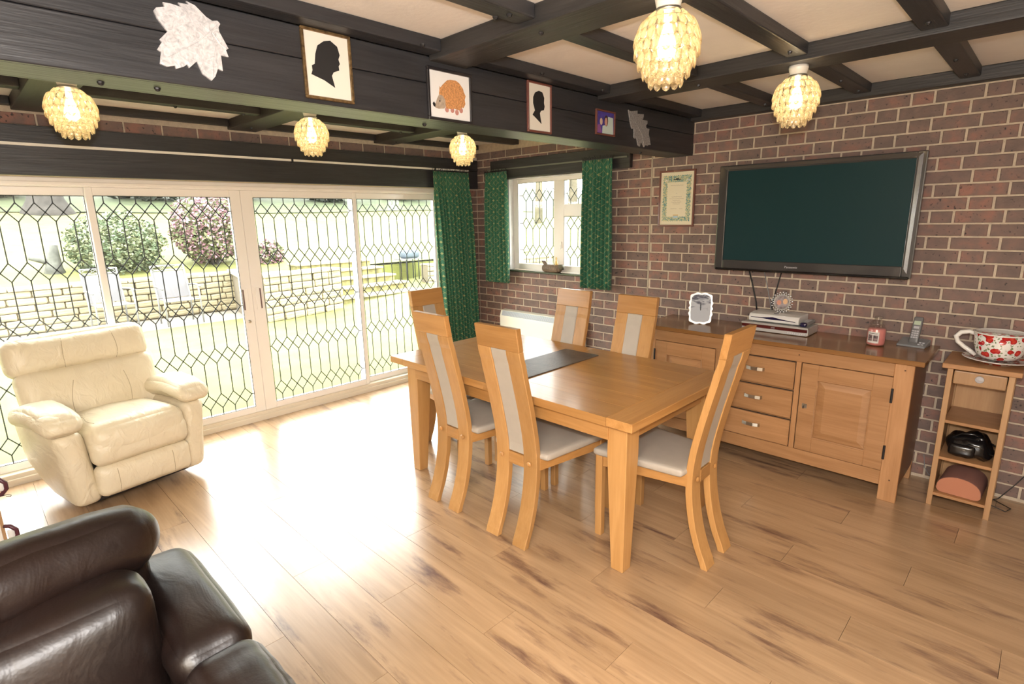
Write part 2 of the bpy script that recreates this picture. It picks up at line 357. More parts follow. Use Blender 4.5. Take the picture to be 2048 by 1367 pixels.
def mesh_of(name, mb, mat, smooth=False, bevel=0):
    me = bpy.data.meshes.new(name); me.from_pydata([tuple(v) for v in mb.v], [], mb.f)
    mats = mat if isinstance(mat, (list, tuple)) else [mat]
    for m in mats: me.materials.append(m)
    bm = bmesh.new(); bm.from_mesh(me); bmesh.ops.recalc_face_normals(bm, faces=bm.faces)
    if bevel:
        bmesh.ops.bevel(bm, geom=[e for e in bm.edges if e.calc_face_angle(0) > .6], offset=bevel, segments=2 if bevel > .004 else 1, affect='EDGES', profile=.6, clamp_overlap=True)
    bm.to_mesh(me); bm.free()
    if smooth:
        for p in me.polygons: p.use_smooth = True
    me.update(); return me
def obj(name, mb, mat, parent=None, smooth=False, bevel=0, **props):
    me = mesh_of(name, mb, mat, smooth, bevel)
    o = bpy.data.objects.new(name, me); COL.objects.link(o)
    if parent: o.parent = parent
    for k, v in props.items(): o[k] = v
    return o
def thing(name, label, cat, loc, rz=0, group=None):
    o = bpy.data.objects.new(name, None); COL.objects.link(o); o.empty_display_size = .1
    o.location = loc; o.rotation_euler = (0, 0, rz); o['label'] = label; o['category'] = cat
    if group: o['group'] = group
    return o
def dup(root, loc, rz=0, label=None):
    r = root.copy(); COL.objects.link(r); r.location = loc; r.rotation_euler = (0, 0, rz)
    if label: r['label'] = label
    def rec(src, dst):
        for ch in list(src.children):
            c = ch.copy(); COL.objects.link(c); c.parent = dst; rec(ch, c)
    rec(root, r); return r
def struct(name, mb, mat, parent=None, **kw):
    o = obj(name, mb, mat, parent, **kw)
    if parent is None: o['kind'] = 'structure'
    return o

# ------------------------------------------------------------------ room shell
ZC = 2.418
XR, YF = 5.45, -6.1          # right wall, wall behind the camera
fl_ = struct('floor', MB().box(-.30, XR, YF, 0.0, -.12, -.012), plain('dark_floor_gap', (.20, .13, .08), .8))
# laminate planks, .19 wide, running along x
pw = .19; plank_mesh = {}
def plank(x0, x1, y0, y1):
    key = (round(x1-x0, 3), round(y1-y0, 3))
    if key not in plank_mesh:
        lx, ly = key
        b_ = MB(); b_.add([(0, 0, -.012), (lx, 0, -.012), (lx, ly, -.012), (0, ly, -.012), (.0008, .0008, 0), (lx-.0008, .0008, 0), (lx-.0008, ly-.0008, 0), (.0008, ly-.0008, 0)],
                         [(4, 5, 6, 7), (0, 1, 5, 4), (1, 2, 6, 5), (2, 3, 7, 6), (3, 0, 4, 7)])
        plank_mesh[key] = mesh_of('floorboard', b_, floor_w)
    o = bpy.data.objects.new('floorboard', plank_mesh[key]); COL.objects.link(o); o.parent = fl_; o.location = (x0, y0, 0)
yrow = -2.66-19*pw; rows = []
while yrow < -.001: rows.append(yrow); yrow += pw
for i, y0 in enumerate(rows):
    y1 = min(y0+pw, -.0); y0 = max(y0, YF)
    if y1-y0 < .02: continue
    st = (2.525+i*.47) % 1.29
    x = st-1.29-.13
    while x < XR:
        a, c = max(x, -.13), min(x+1.29, XR)
        if c-a > .03: plank(a, c, y0, y1)
        x += 1.29

ceil = struct('ceiling', MB().box(-.3, XR+.2, YF-.2, .25, ZC, ZC+.12), plaster)
# main beams run along x; joists along y between them
BZ = 2.347
beamY = [(-6.05, -5.84), (-4.93, -4.72), (-3.72, -3.51), (-2.50, -2.29), (-1.245, -1.035)]
for y0, y1 in beamY:
    for x0, x1 in ((0.0, 2.27), (2.482, XR)):
        obj('ceiling_beam', MB().box(x0, x1, y0, y1, BZ, ZC), black_wx, ceil, bevel=.006)
obj('ceiling_beam', MB().box(2.482, XR, -.075, 0, BZ-.004, ZC), black_wx, ceil, bevel=.004)
for x0, x1 in ((0.0, .05), (.56, .64)):
    for i in range(len(beamY)):
        ya = beamY[i][1]; yb = beamY[i+1][0] if i+1 < len(beamY) else 0
        obj('ceiling_joist', MB().box(x0, x1, ya, yb, 2.368, ZC), black_w, ceil, bevel=.005)
for xc in (2.528, 3.068, 3.598, 4.105, 4.63, 5.15):
    for i in range(len(beamY)):
        ya = beamY[i][1]; yb = beamY[i+1][0] if i+1 < len(beamY) else -.075
        w = .045
        obj('ceiling_joist', MB().box(xc-w, xc+w, ya, yb, 2.367, ZC), black_w, ceil, bevel=.006)
# iron studs under beams and joists
studs = []
for (x, y, z) in [(3.08, -2.60, 2.367), (3.03, -2.62, 2.367), (2.60, -2.62, 2.367), (3.07, -2.42, BZ), (2.62, -1.9, 2.367), (2.60, -1.36, 2.367), (3.07, -1.14, BZ), (3.07, -.2, 2.367),
                  (3.6, -1.35, 2.367), (3.6, -.18, 2.367), (4.1, -1.36, 2.367), (4.1, -.2, 2.367), (4.1, -.6, 2.367), (3.6, -.55, 2.367), (.6, -2.6, 2.367), (.6, -3.0, 2.367), (.6, -1.36, 2.367), (.2, -2.4, BZ), (.2, -1.14, BZ), (1.6, -2.4, BZ), (.6, -3.85, 2.367),
                  (2.36, -2.45, 2.106), (2.38, -3.55, 2.106), (2.36, -.55, 2.106), (2.36, -3.7, 2.106), (3.6, -2.4, BZ), (4.4, -2.6, 2.367)]:
    m_ = MB().lathe([(.0, -.012), (.006, -.010), (.010, -.004), (.011, .001)], (x, y, z), 8)
    obj('iron_stud', m_, dark_metal, ceil)
# white cable trunking beside the wide timber
for y0, y1 in ((-2.9, -2.5), (-1.66, -1.25), (-.95, -.35)):
    obj('cable_trunking', MB().box(.96, .985, y0, y1, 2.400, ZC), white_gloss, ceil)

# walls
wr = struct('wall_right', MB().box(XR, XR+.2, YF, .25, -.1, ZC), cream_wall)
wf = struct('wall_front', MB().box(-.3, XR+.2, YF-.2, YF, -.1, ZC), cream_wall)
XJ = 2.132
wbr = struct('wall_back_right', MB().box(XJ, XR, 0, .25, -.1, ZC), mortar)
wm = MB().box(-.3, .45, 0, .25, -.1, ZC).box(1.72, XJ, 0, .25, -.1, ZC).box(.45, 1.72, 0, .25, -.1, 1.125).box(.45, 1.72, 0, .25, 2.05, ZC)
wbl = struct('wall_back_left', wm, mortar)
DL, DR = -4.46, -.37
wl = struct('wall_left', MB().box(-.3, 0, DR, 0, -.1, ZC).box(-.3, 0, YF, DL, -.1, ZC).box(-.3, 0, DL, DR, 1.972, ZC), mortar)
obj('movement_joint', MB().box(XJ-.005, XJ+.005, -.0045, 0, 0, 2.345), sealant, wbr)

brick_mesh = {}
def brick_geo(L_, H_, D_, jit=0):
    c = .003; o_ = MB()
    x0, x1, z0, z1 = 0, L_, 0, H_
    # front at y=-D_, edges chamfered back to the wall
    o_.add([(x0, 0.001, z0), (x1, 0.001, z0), (x1, 0.001, z1), (x0, 0.001, z1), (x0, -D_+c, z0), (x1, -D_+c, z0), (x1, -D_+c, z1), (x0, -D_+c, z1),
            (x0+c, -D_, z0+c), (x1-c, -D_, z0+c+jit), (x1-c-jit, -D_, z1-c), (x0+c, -D_-jit*.3, z1-c)],
           [(8, 9, 10, 11), (4, 5, 9, 8), (5, 6, 10, 9), (6, 7, 11, 10), (7, 4, 8, 11), (0, 1, 5, 4), (1, 2, 6, 5), (2, 3, 7, 6), (3, 0, 4, 7)])
    return o_
def lay(parent, items, facing='y', limit=300):
    """items: (a0,a1,z0,z1) spans along the wall; the largest in view become brick parts, the rest one stuff part"""
    def dist(it):
        a = (it[0]+it[1])/2; z = (it[2]+it[3])/2
        p = Vector((a, 0, z)) if facing == 'y' else Vector((0, a, z))
        d = (p-camo.location).length
        return d+(50 if (facing == 'y' and a > 4.85) else 0)
    items = sorted(items, key=dist)
    for it in items[:limit]:
        Ls = round(it[1]-it[0], 3); Hs = round(it[3]-it[2], 3); k = random.choice((0, 1, 2))
        key = (Ls, Hs, k)
        if key not in brick_mesh:
            brick_mesh[key] = mesh_of('brick', brick_geo(Ls, Hs, (.0035, .005, .004)[k], (0, .0012, .0006)[k]), brick_m)
            at_ = brick_mesh[key].attributes.new('tone', 'FLOAT', 'POINT')
        o = bpy.data.objects.new('brick', brick_mesh[key]); COL.objects.link(o); o.parent = parent
        if facing == 'y': o.location = (it[0], 0, it[2])
        else: o.location = (0, it[0], it[2]); o.rotation_euler = (0, 0, math.pi/2)
    rest = items[limit:]
    if rest:
        mb = MB(); tones = []
        for it in rest:
            g = brick_geo(it[1]-it[0], it[3]-it[2], .0045)
            if facing == 'y': mb.add([(v[0]+it[0], v[1], v[2]+it[2]) for v in g.v], g.f)
            tones += [random.random()]*len(g.v)
        me = bpy.data.meshes.new('bricks'); me.from_pydata([tuple(v) for v in mb.v], [], mb.f); me.materials.append(brick_m)
        at_ = me.attributes.new('tone', 'FLOAT', 'POINT'); at_.data.foreach_set('value', tones)
        o = bpy.data.objects.new('bricks', me); COL.objects.link(o); o.parent = parent; o['kind'] = 'stuff'
ZB = 2.341; J = .012
items = []
for k in range(32):
    z1 = ZB-.075*k-J/2; z0 = z1-.065
    if z1 < .03: break
    z0 = max(z0, 0.0)
    off = 2.825+(.16875 if k % 2 else 0)
    n0 = int((XJ-off)/.3375)-2
    n = n0
    while True:
        xs = off+n*.3375
        if xs > XR: break
        for a, c in ((xs, xs+.1125), (xs+.1125, xs+.3375)):
            a2, c2 = max(a+J/2, XJ+.008), min(c-J/2, XR)
            if c2-a2 > .02: items.append((round(a2, 3), round(c2, 3), round(z0, 4), round(z1, 4)))
        n += 1
lay(wbr, items)
items = []
for k in range(32):
    z1 = ZB-.0015-.075*k-J/2; z0 = z1-.065
    if z1 < .03: break
    z0 = max(z0, 0.0)
    x = -.1125 if k % 2 else 0.0
    while x < XJ:
        spans = [(max(x+J/2, .005), min(x+.225-J/2, XJ-.008))]
        if z1 > 1.12 and z0 < 2.05 and z0 > 1.095:
            sp2 = []
            for a, c in spans:
                if c <= .45 or a >= 1.72: sp2.append((a, c))
                else:
                    if a < .44: sp2.append((a, .446))
                    if c > 1.73: sp2.append((1.724, c))
            spans = sp2
        for a, c in spans:
            if c-a > .02: items.append((round(a, 3), round(c, 3), round(z0, 4), round(z1, 4)))
        x += .225
items = [(a, c, z0, min(z1, 1.114) if (c > .446 and a < 1.724 and z0 < 1.095 < z1) else z1) for a, c, z0, z1 in items if not (a > .44 and c < 1.73 and z0 < 2.05 and z0 > 1.095)]
lay(wbl, items)
items = []
for k in range(32):
    z1 = ZB-.0015-.075*k-J/2; z0 = z1-.065
    if z1 < .03: break
    if k == 0:
        y = -6.08
        while y < -.02:
            a, c = y, min(y+.215, -.006)
            if c-a > .03: items.append((round(a, 3), round(c, 3), round(z0, 4), round(z1, 4)))
            y += .225
        continue
    for a, c in (((-.335, -.1175), (-.1075, -.006)) if k % 2 else ((-.365, -.23), (-.22, -.006))):
        items.append((a, c, round(max(z0, 0), 4), round(z1, 4)))
lay(wl, items, 'x')

# ------------------------------------------------------------------ boxed soffit timber
SX0, SX1, SZ0 = 2.27, 2.482, 2.106
sb = thing('boxed_timber_beam', 'deep black timber-clad boxed beam across the room hung with pictures', 'beam', (2.38, -3.0, SZ0))
o_ = (2.38, -3.0, SZ0)
obj('upper_board', MB(o_).box(SX1-.022, SX1, YF, 0, 2.258, 2.366), black_w, sb, bevel=.003)
obj('lower_board', MB(o_).box(SX1-.021, SX1-.001, YF, 0, SZ0, 2.2555), black_w, sb, bevel=.003)
obj('underside_board', MB(o_).box(SX0+.02, SX1-.021, YF, 0, SZ0, SZ0+.02), black_w, sb)
obj('back_board', MB(o_).box(SX0, SX0+.02, YF, 0, SZ0, ZC), black_w, sb, bevel=.003)

# black lintel boards above doors and window with curtain tracks
ob = (0.02, -2.4, 1.97)
t = thing('door_lintel_board', 'wide black timber lintel board above the sliding glass doors', 'beam', ob)
obj('upper_board', MB(ob).box(0, .045, YF, -.02, 2.150, 2.262), black_w, t, bevel=.003)
obj('lower_board', MB(ob).box(0, .042, YF, -.02, 1.972, 2.148), black_w, t, bevel=.004)
t = thing('door_curtain_track', 'long white curtain track on the black lintel over the glass doors', 'curtain track', (.05, -2.4, 2.15))
ot = (.05, -2.4, 2.15)
obj('rail', MB(ot).box(.045, .060, -5.9, -.16, 2.142, 2.158), white_gloss, t)
for y in (-3.9, -2.05, -.6): obj('bracket', MB(ot).box(.042, .064, y-.008, y+.008, 2.128, 2.166), dark_metal, t)
ow = (1.1, -.04, 2.06)
t = thing('window_lintel_board', 'black timber lintel board above the small leaded window', 'beam', ow)
obj('board', MB(ow).box(.27, 1.95, -.05, 0, 2.055, 2.232), black_wx, t, bevel=.004)
t = thing('window_curtain_track', 'thin grey curtain track on the lintel of the small window', 'curtain track', (1.1, -.055, 2.14))
obj('rail', MB((1.1, -.055, 2.14)).box(.24, 1.93, -.062, -.05, 2.138, 2.150), plain('dull_green_track', (.16, .17, .13), .5), t)

# ------------------------------------------------------------------ leaded sliding doors
GT, GB = 1.862, .128
def leading(plane, a0, a1, z0, z1, cols, rows_, hw, hh, w=.0070, d=.004):
    """lead strips: diamonds at cols x rows joined by uprights; plane(a, z, depth)"""
    mb = MB()
    def strip(p, q):
        (a, z), (a2, z2) = p, q; L2 = math.hypot(a2-a, z2-z)
        if L2 < 1e-4: return
        nx, nz = -(z2-z)/L2*w/2, (a2-a)/L2*w/2
        vs = [plane(a+nx, z+nz, -d), plane(a-nx, z-nz, -d), plane(a2-nx, z2-nz, -d), plane(a2+nx, z2+nz, -d),
              plane(a+nx, z+nz, d), plane(a-nx, z-nz, d), plane(a2-nx, z2-nz, d), plane(a2+nx, z2+nz, d)]
        mb.add(vs, [(0, 1, 2, 3), (7, 6, 5, 4), (0, 4, 5, 1), (1, 5, 6, 2), (2, 6, 7, 3), (3, 7, 4, 0)])
    for r_ in rows_:
        for c in cols:
            for s1, s2 in (((-hw, 0), (0, hh)), ((0, hh), (hw, 0)), ((hw, 0), (0, -hh)), ((0, -hh), (-hw, 0))):
                strip((c+s1[0], r_+s1[1]), (c+s2[0], r_+s2[1]))
        strip((a0, r_), (cols[0]-hw, r_)); strip((cols[-1]+hw, r_), (a1, r_))
    for c in cols:
        zz = [z1]+[q for r_ in sorted(rows_, reverse=True) for q in (r_+hh, r_-hh)]+[z0]
        for i in range(0, len(zz), 2): strip((c, zz[i]), (c, zz[i+1]))
    return mb
panels = [(-4.315, -3.417, -.215, -.19), (-3.376, -2.501, -.165, -.14), (-2.325, -1.432, -.165, -.14), (-1.361, -.459, -.215, -.19)]
rowsD = [1.755-.378*i for i in range(5)]
for i, (a0, a1, xb, xf) in enumerate(panels):
    xg = (xb+xf)/2
    dm = MB()
    la, ra = (a0-.035, a1+.036) if i in (0, 3) else ((a0-.036, -2.421) if i == 1 else (-2.419, a1+.072))
    if i == 0: la = -4.40
    if i == 3: ra = -.385; la = a0-.072
    if i == 0: ra = a1+.05
    if i == 2: ra = a1+.034
    if i == 1: la = a0-.04
    dm.box(xb-.01, xf+.01, la, a0, .075, GT+.055).box(xb-.01, xf+.01, a1, ra, .075, GT+.055).box(xb-.01, xf+.01, a0, a1, GT, GT+.055).box(xb-.01, xf+.01, a0, a1, .075, GB)
    d_ = struct('door_%d' % (i+1), dm, white_pvc, bevel=.003)
    cols = [(a0+a1)/2+(j-4)*.0942+(-.004) for j in range(9)]
    obj('glass_pane', MB().box(xg-.003, xg+.003, a0, a1, GB, GT), glass_m, d_)
    obj('lead_strips', leading(lambda a, z, dd, xg=xg: (xg+.005+dd*.4, a, z), a0, a1, GB, GT, cols, rowsD, .0471, .060), lead, d_)
    g = MB(); e = .004
    g.box(xf+.009, xf+.0115, a0, a1, GT-e, GT).box(xf+.009, xf+.0115, a0, a1, GB, GB+e).box(xf+.009, xf+.0115, a0, a0+e, GB, GT).box(xf+.009, xf+.0115, a1-e, a1, GB, GT)
    obj('gasket', g, rubber, d_)
    if i in (1, 2):
        yc = -2.471 if i == 1 else -2.378
        h = MB().box(xf+.01, xf+.022, yc-.016, yc+.016, .955, 1.138)
        hd = obj('pull_handle', h, white_pvc, d_, bevel=.003)
        sy = yc+(-.022 if i == 1 else .022)
        obj('finger_grip', MB().box(xf+.010, xf+.020, sy-.005, sy+.005, .962, 1.13), plain('brown_grip', (.16, .10, .09), .5), hd)
        if i == 1: obj('key_lock', MB().lathe([(.014, 0), (.014, .008), (.006, .010), (.005, .02)], (0, 0, 0), 10, Matrix.Translation((xf+.01, -2.468, .863)) @ Matrix.Rotation(math.pi/2, 4, 'Y')), chrome, d_)
tf = MB().box(-.23, -.10, DL, DR, GT+.055, 1.972).box(-.23, -.11, DL, DL+.06, .0, 1.92).box(-.23, -.11, DR-.02, DR, .0, 1.92)
tf.box(-.10, -.085, DL, DR, 1.925, 1.945)
struct('trim_1', tf, white_pvc, bevel=.003)
struct('trim_2', MB().box(-.24, -.12, DL, DR, -.02, .075).box(-.12, -.105, DL, DR, -.02, .045), plain('cream_threshold', (.74, .66, .54), .45), bevel=.004)

# ------------------------------------------------------------------ small leaded window
wfm = MB(); Y0, Y1 = .06, .115
X0, X1, Z0, Z1 = .49, 1.70, 1.135, 2.042
wfm.box(X0, .558, Y0, Y1, Z0, Z1).box(1.655, X1, Y0, Y1, Z0, Z1).box(.558, 1.655, Y0, Y1, 2.003, Z1).box(.558, 1.655, Y0, Y1, Z0, 1.200).box(1.035, 1.165, Y0, Y1, 1.2, 2.003).box(1.165, 1.655, Y0, Y1, 1.668, 1.782)
win = struct('window_1', wfm, white_pvc, bevel=.004)
sashes = [(.558, 1.035, 1.200, 2.003, [.651+.0903*i for i in range(5)], [1.880, 1.606, 1.334]), (1.165, 1.655, 1.782, 2.003, [1.228+.0903*i for i in range(5)], [1.880]), (1.165, 1.655, 1.200, 1.668, [1.228+.0903*i for i in range(5)], [1.606, 1.334])]
for a0, a1, z0, z1, cols, rws in sashes:
    cols = [c for c in cols]
    obj('glass_pane', MB().box(a0, a1, .084, .090, z0, z1), glass_m, win)
    obj('lead_strips', leading(lambda a, z, dd: (a, .0825+dd*.4, z), a0, a1, z0, z1, cols, rws, .0451, .056, w=.0065), lead, win)
    e = .0035; g = MB().box(a0, a0+e, Y0-.0015, Y0+.001, z0, z1).box(a0, a1, Y0-.0015, Y0+.001, z1-e, z1)
    obj('gasket', g, rubber, win)
obj('window_handle', MB().box(1.128, 1.142, .045, .06, 1.37, 1.43).box(1.131, 1.140, .032, .045, 1.36, 1.40), white_pvc, win, bevel=.002)
struct('trim_3', MB().box(.450, .49, 0, .115, 1.135, 2.05).box(1.70, 1.72, 0, .115, 1.135, 2.05).box(.45, 1.72, 0, .115, 2.042, 2.055), white_paint)
struct('trim_4', MB().box(.45, 1.72, -.030, .06, 1.118, 1.135), plain('dark_slate_sill', (.045, .055, .03), .25, coat=.4), bevel=.003)

# ------------------------------------------------------------------ curtains
def curtain(name, label, p0, p1, z0, z1, pleats, amp, flare=0.0, seed=0, narrow=1.0, drift=0.0):
    """p0,p1: xy of the top ends; wavy cloth hanging from z1 to z0"""
    p0, p1 = Vector((*p0, 0)), Vector((*p1, 0)); d = p1-p0; L_ = d.length; d.normalize(); nrm = Vector((-d.y, d.x, 0))
    rnd = random.Random(seed); nu, nv = pleats*9, 26
    ph = [rnd.uniform(-.5, .5) for _ in range(pleats+2)]
    vs, fs, uvs = [], [], []
    cx = (p0.x+p1.x)/2; cy = (p0.y+p1.y)/2; base = (cx, cy, z0)
    for j in range(nv+1):
        tz = j/nv; z = z1+(z0-z1)*tz; arc = 0; last = None
        for i in range(nu+1):
            tu = i/nu
            s_ = (tu-.5)*L_*(1+(flare if tu > .5 else flare*.8)*(tz-.0)**1.0*(1 if tu > .5 else 1))*(1-(1-narrow)*math.sin(math.pi*min(1, tz*1.0)) )+L_/2
            a = amp*(.45+.75*min(1, tz*4))*(1+.25*ph[int(tu*pleats)])
            w = math.sin(tu*pleats*2*math.pi+ph[0]+.5*math.sin(tz*3+ph[1]*4))*a + .3*a*math.sin(tu*pleats*4.4*math.pi+tz*1.4)
            if tz < .09: w *= .6
            p = p0+d*(s_+drift*tz)+nrm*w; q = Vector((p.x, p.y, z))
            if last is not None: arc += (q-last).length
            last = q; vs.append(q); uvs.append((tu*L_*1.9, z))
    for j in range(nv):
        for i in range(nu):
            a = j*(nu+1)+i; fs.append((a, a+1, a+nu+2, a+nu+1))
    root = thing(name, label, 'curtain', base)
    me = bpy.data.meshes.new('cloth'); me.from_pydata([tuple(v-Vector(base)) for v in vs], [], fs); me.materials.append(curtain_m)
    ul = me.uv_layers.new(name='cloth')
    for p in me.polygons:
        p.use_smooth = True
        for li in p.loop_indices: ul.data[li].uv = uvs[me.loops[li].vertex_index]
    c = bpy.data.objects.new('cloth', me); COL.objects.link(c); c.parent = root
    mod = c.modifiers.new('thickness', 'SOLIDIFY'); mod.thickness = .003
    # gathered header tape with black hooks
    h = MB(base)
    for i in range(pleats*2+1):
        q = p0+d*(L_*i/(pleats*2)); x, y = q.x, q.y
        h.tube([(x, y, z1-.03), (x+rnd.uniform(-.006, .006), y+rnd.uniform(-.006, .006), z1+.012), (x+rnd.uniform(-.012, .012), y+rnd.uniform(-.012, .012), z1+.028+rnd.uniform(-.006, .006))], .0022, 5)
    h.bar((p0.x, p0.y, z1+.006), (p1.x, p1.y, z1+.006), .008, .008)
    obj('curtain_hooks', h, dark_metal, root)
    return root
curtain('curtain', 'long green gold-lattice curtain at the corner beside the glass doors', (.095, -.66), (.095, -.20), .02, 2.125, 11, .030, .0, 3, drift=.08)
curtain('curtain', 'short green curtain on the left of the small window nearest the corner', (.235, -.10), (.56, -.10), 1.005, 2.118, 8, .024, .12, 5)
curtain('curtain', 'short green curtain on the right of the small window beside the bare brick', (1.500, -.10), (1.815, -.10), 1.03, 2.138, 9, .025, .06, 9)

# ------------------------------------------------------------------ ceiling lamps
def lamp(loc, label, first=[None]):
    if first[0] is not None: return dup(first[0], loc, random.uniform(0, 1), label)
    r0 = thing('crystal_ceiling_light', label, 'lamp', loc, 0, 'beehive crystal ceiling lamps'); first[0] = r0
    obj('mount_cap', MB().lathe([(.043, 0), (.043, -.012), (.037, -.038), (.030, -.040)], n=24), white_gloss, r0, True)
    obj('collar', MB().lathe([(.038, -.040), (.042, -.044), (.042, -.050), (.036, -.052)], n=24), chrome, r0, True)
    fr_ = MB()
    tiers = [(.050, -.058, 14, .95, 38), (.078, -.080, 18, 1.0, 26), (.094, -.110, 20, 1.05, 14), (.096, -.142, 20, 1.1, 7), (.087, -.174, 18, 1.1, 3), (.073, -.205, 15, 1.05, 0), (.052, -.236, 11, .95, 0)]
    for R_, z, n, s_, tilt in tiers: fr_.tube([(R_*.93*math.cos(a*math.pi/8), R_*.93*math.sin(a*math.pi/8), z+.004) for a in range(17)], .0012, 5)
    obj('wire_frame', fr_, chrome, r0)
    dm = MB(); prof = [(.001, .0), (.0085, -.006), (.0128, -.018), (.0128, -.030), (.0085, -.041), (.001, -.046)]
    g = MB().lathe(prof, n=8); g.v = [Vector((v.x*.36, v.y, v.z)) for v in g.v]
    dme = mesh_of('glass_drop', g, drop_m, True)
    for R_, z, n, s_, tilt in tiers:
        for k in range(n):
            a = 2*math.pi*(k+.5*(tiers.index((R_, z, n, s_, tilt)) % 2))/n
            o = bpy.data.objects.new('glass_drop', dme); COL.objects.link(o); o.parent = r0
            o.location = (R_*math.cos(a), R_*math.sin(a), z+.006)
            o.rotation_euler = Euler((0, math.radians(-tilt), a), 'XYZ'); o.scale = (1, 1.03*R_*2*math.pi/n/.0256*.98, s_)
    bm_ = MB().lathe([(.012, -.055), (.014, -.095), (.024, -.125), (.031, -.155), (.026, -.180), (.012, -.192), (.002, -.195)], n=16)
    obj('bulb', bm_, bulb_m, r0, True)
    return r0
LAMPS = [((1.14, -3.60), 'crystal beehive lamp over the cream armchair, leftmost of the three beyond the boxed beam'),
         ((1.10, -2.385), 'crystal beehive lamp in the middle of the three near the glass doors'),
         ((1.13, -1.155), 'crystal beehive lamp nearest the window corner, above the green door curtain'),
         ((3.585, -2.395), 'largest nearest crystal beehive lamp on the white ceiling, cut by the top of the picture'),
         ((3.575, -1.145), 'crystal beehive lamp with white cap just above the television')]
for (x, y), lb in LAMPS:
    lamp((x, y, BZ), lb)
    pl = bpy.data.lights.new('lamp_glow', 'POINT'); pl.energy = 5.6; pl.color = (1, .80, .56); pl.shadow_soft_size = .035
    po = bpy.data.objects.new('lamp_glow', pl); COL.objects.link(po); po.location = (x, y, BZ-.155)

# ------------------------------------------------------------------ pictures on the boxed beam (plane x = SX1)
PX = SX1
def yz(off=(0, 0, 0)): return lambda a, b, t: (PX+t, a, b)
def frame_rect(rootname, label, cat, y0, y1, z0, z1, bw, fm, mat_in, depth=.014):
    c = (PX, (y0+y1)/2, z0); t = thing(rootname, label, cat, c)
    m_ = MB(c).box(PX, PX+depth, y0, y1, z0, z0+bw).box(PX, PX+depth, y0, y1, z1-bw, z1).box(PX, PX+depth, y0, y0+bw, z0+bw, z1-bw).box(PX, PX+depth, y1-bw, y1, z0+bw, z1-bw)
    obj('frame', m_, fm, t, bevel=.002)
    obj('mount_sheet', MB(c).box(PX+.001, PX+.006, y0+bw, y1-bw, z0+bw, z1-bw), mat_in, t)
    return t, c
SIL1 = [(-2.972, 2.336), (-2.945, 2.32), (-2.937, 2.291), (-2.944, 2.275), (-2.939, 2.26), (-2.945, 2.251), (-2.944, 2.236), (-2.968, 2.226), (-2.977, 2.212), (-2.967, 2.171), (-3.01, 2.192), (-3.06, 2.206), (-3.054, 2.221), (-3.055, 2.237), (-3.043, 2.244), (-3.037, 2.28), (-3.026, 2.31), (-3.0, 2.329)]
SIL2 = [(-1.782, 2.323), (-1.753, 2.318), (-1.738, 2.292), (-1.741, 2.267), (-1.735, 2.25), (-1.741, 2.231), (-1.764, 2.225), (-1.774, 2.212), (-1.769, 2.188), (-1.761, 2.159), (-1.808, 2.186), (-1.832, 2.199), (-1.813, 2.222), (-1.827, 2.257), (-1.826, 2.287), (-1.812, 2.31)]
LEAF1 = [(-3.557, 2.309), (-3.55, 2.318), (-3.525, 2.326), (-3.529, 2.338), (-3.508, 2.339), (-3.478, 2.336), (-3.485, 2.347), (-3.455, 2.348), (-3.461, 2.357), (-3.437, 2.35), (-3.407, 2.323), (-3.39, 2.315), (-3.374, 2.319), (-3.366, 2.311), (-3.373, 2.299), (-3.372, 2.286), (-3.349, 2.239), (-3.359, 2.237), (-3.352, 2.213), (-3.376, 2.214), (-3.376, 2.166), (-3.391, 2.17), (-3.402, 2.145), (-3.415, 2.13), (-3.44, 2.147), (-3.453, 2.183), (-3.478, 2.159), (-3.483, 2.169), (-3.494, 2.16), (-3.517, 2.15), (-3.519, 2.159), (-3.542, 2.152), (-3.561, 2.158), (-3.553, 2.193), (-3.563, 2.198), (-3.547, 2.222), (-3.552, 2.229), (-3.527, 2.256), (-3.551, 2.289)]
LEAF2 = [(-0.916, 2.328), (-0.899, 2.321), (-0.812, 2.335), (-0.813, 2.315), (-0.735, 2.322), (-0.738, 2.299), (-0.751, 2.284), (-0.686, 2.286), (-0.685, 2.267), (-0.703, 2.256), (-0.697, 2.238), (-0.659, 2.237), (-0.666, 2.204), (-0.656, 2.186), (-0.635, 2.136), (-0.661, 2.135), (-0.675, 2.126), (-0.699, 2.133), (-0.716, 2.116), (-0.741, 2.14), (-0.759, 2.143), (-0.771, 2.115), (-0.79, 2.122), (-0.805, 2.155), (-0.82, 2.172), (-0.832, 2.161), (-0.844, 2.17), (-0.845, 2.22), (-0.871, 2.22), (-0.89, 2.251)]
HBODY = [(-2.451, 2.251), (-2.447, 2.245), (-2.433, 2.26), (-2.407, 2.281), (-2.389, 2.286), (-2.358, 2.287), (-2.352, 2.286), (-2.334, 2.278), (-2.313, 2.257), (-2.309, 2.244), (-2.299, 2.228), (-2.305, 2.211), (-2.302, 2.192), (-2.314, 2.174), (-2.322, 2.176), (-2.34, 2.161), (-2.359, 2.163), (-2.368, 2.165), (-2.389, 2.161), (-2.401, 2.161), (-2.418, 2.16), (-2.424, 2.19), (-2.437, 2.21), (-2.457, 2.216)]
HFACE = [(-2.457, 2.216), (-2.437, 2.212), (-2.423, 2.196), (-2.422, 2.168), (-2.43, 2.159), (-2.461, 2.154), (-2.481, 2.157), (-2.480, 2.174), (-2.470, 2.195)]
HNOSE = [(-2.496, 2.174), (-2.488, 2.182), (-2.48, 2.172), (-2.482, 2.159), (-2.492, 2.164)]
def ell(cy, cz, ry, rz, n=14): return [(cy+ry*math.cos(2*math.pi*i/n), cz+rz*math.sin(2*math.pi*i/n)) for i in range(n)]
t, c = frame_rect('silhouette_picture', 'framed black silhouette of a long-haired head in a worn gilt frame', 'picture', -3.090, -2.889, 2.120, 2.366, .011, gilt, paper)
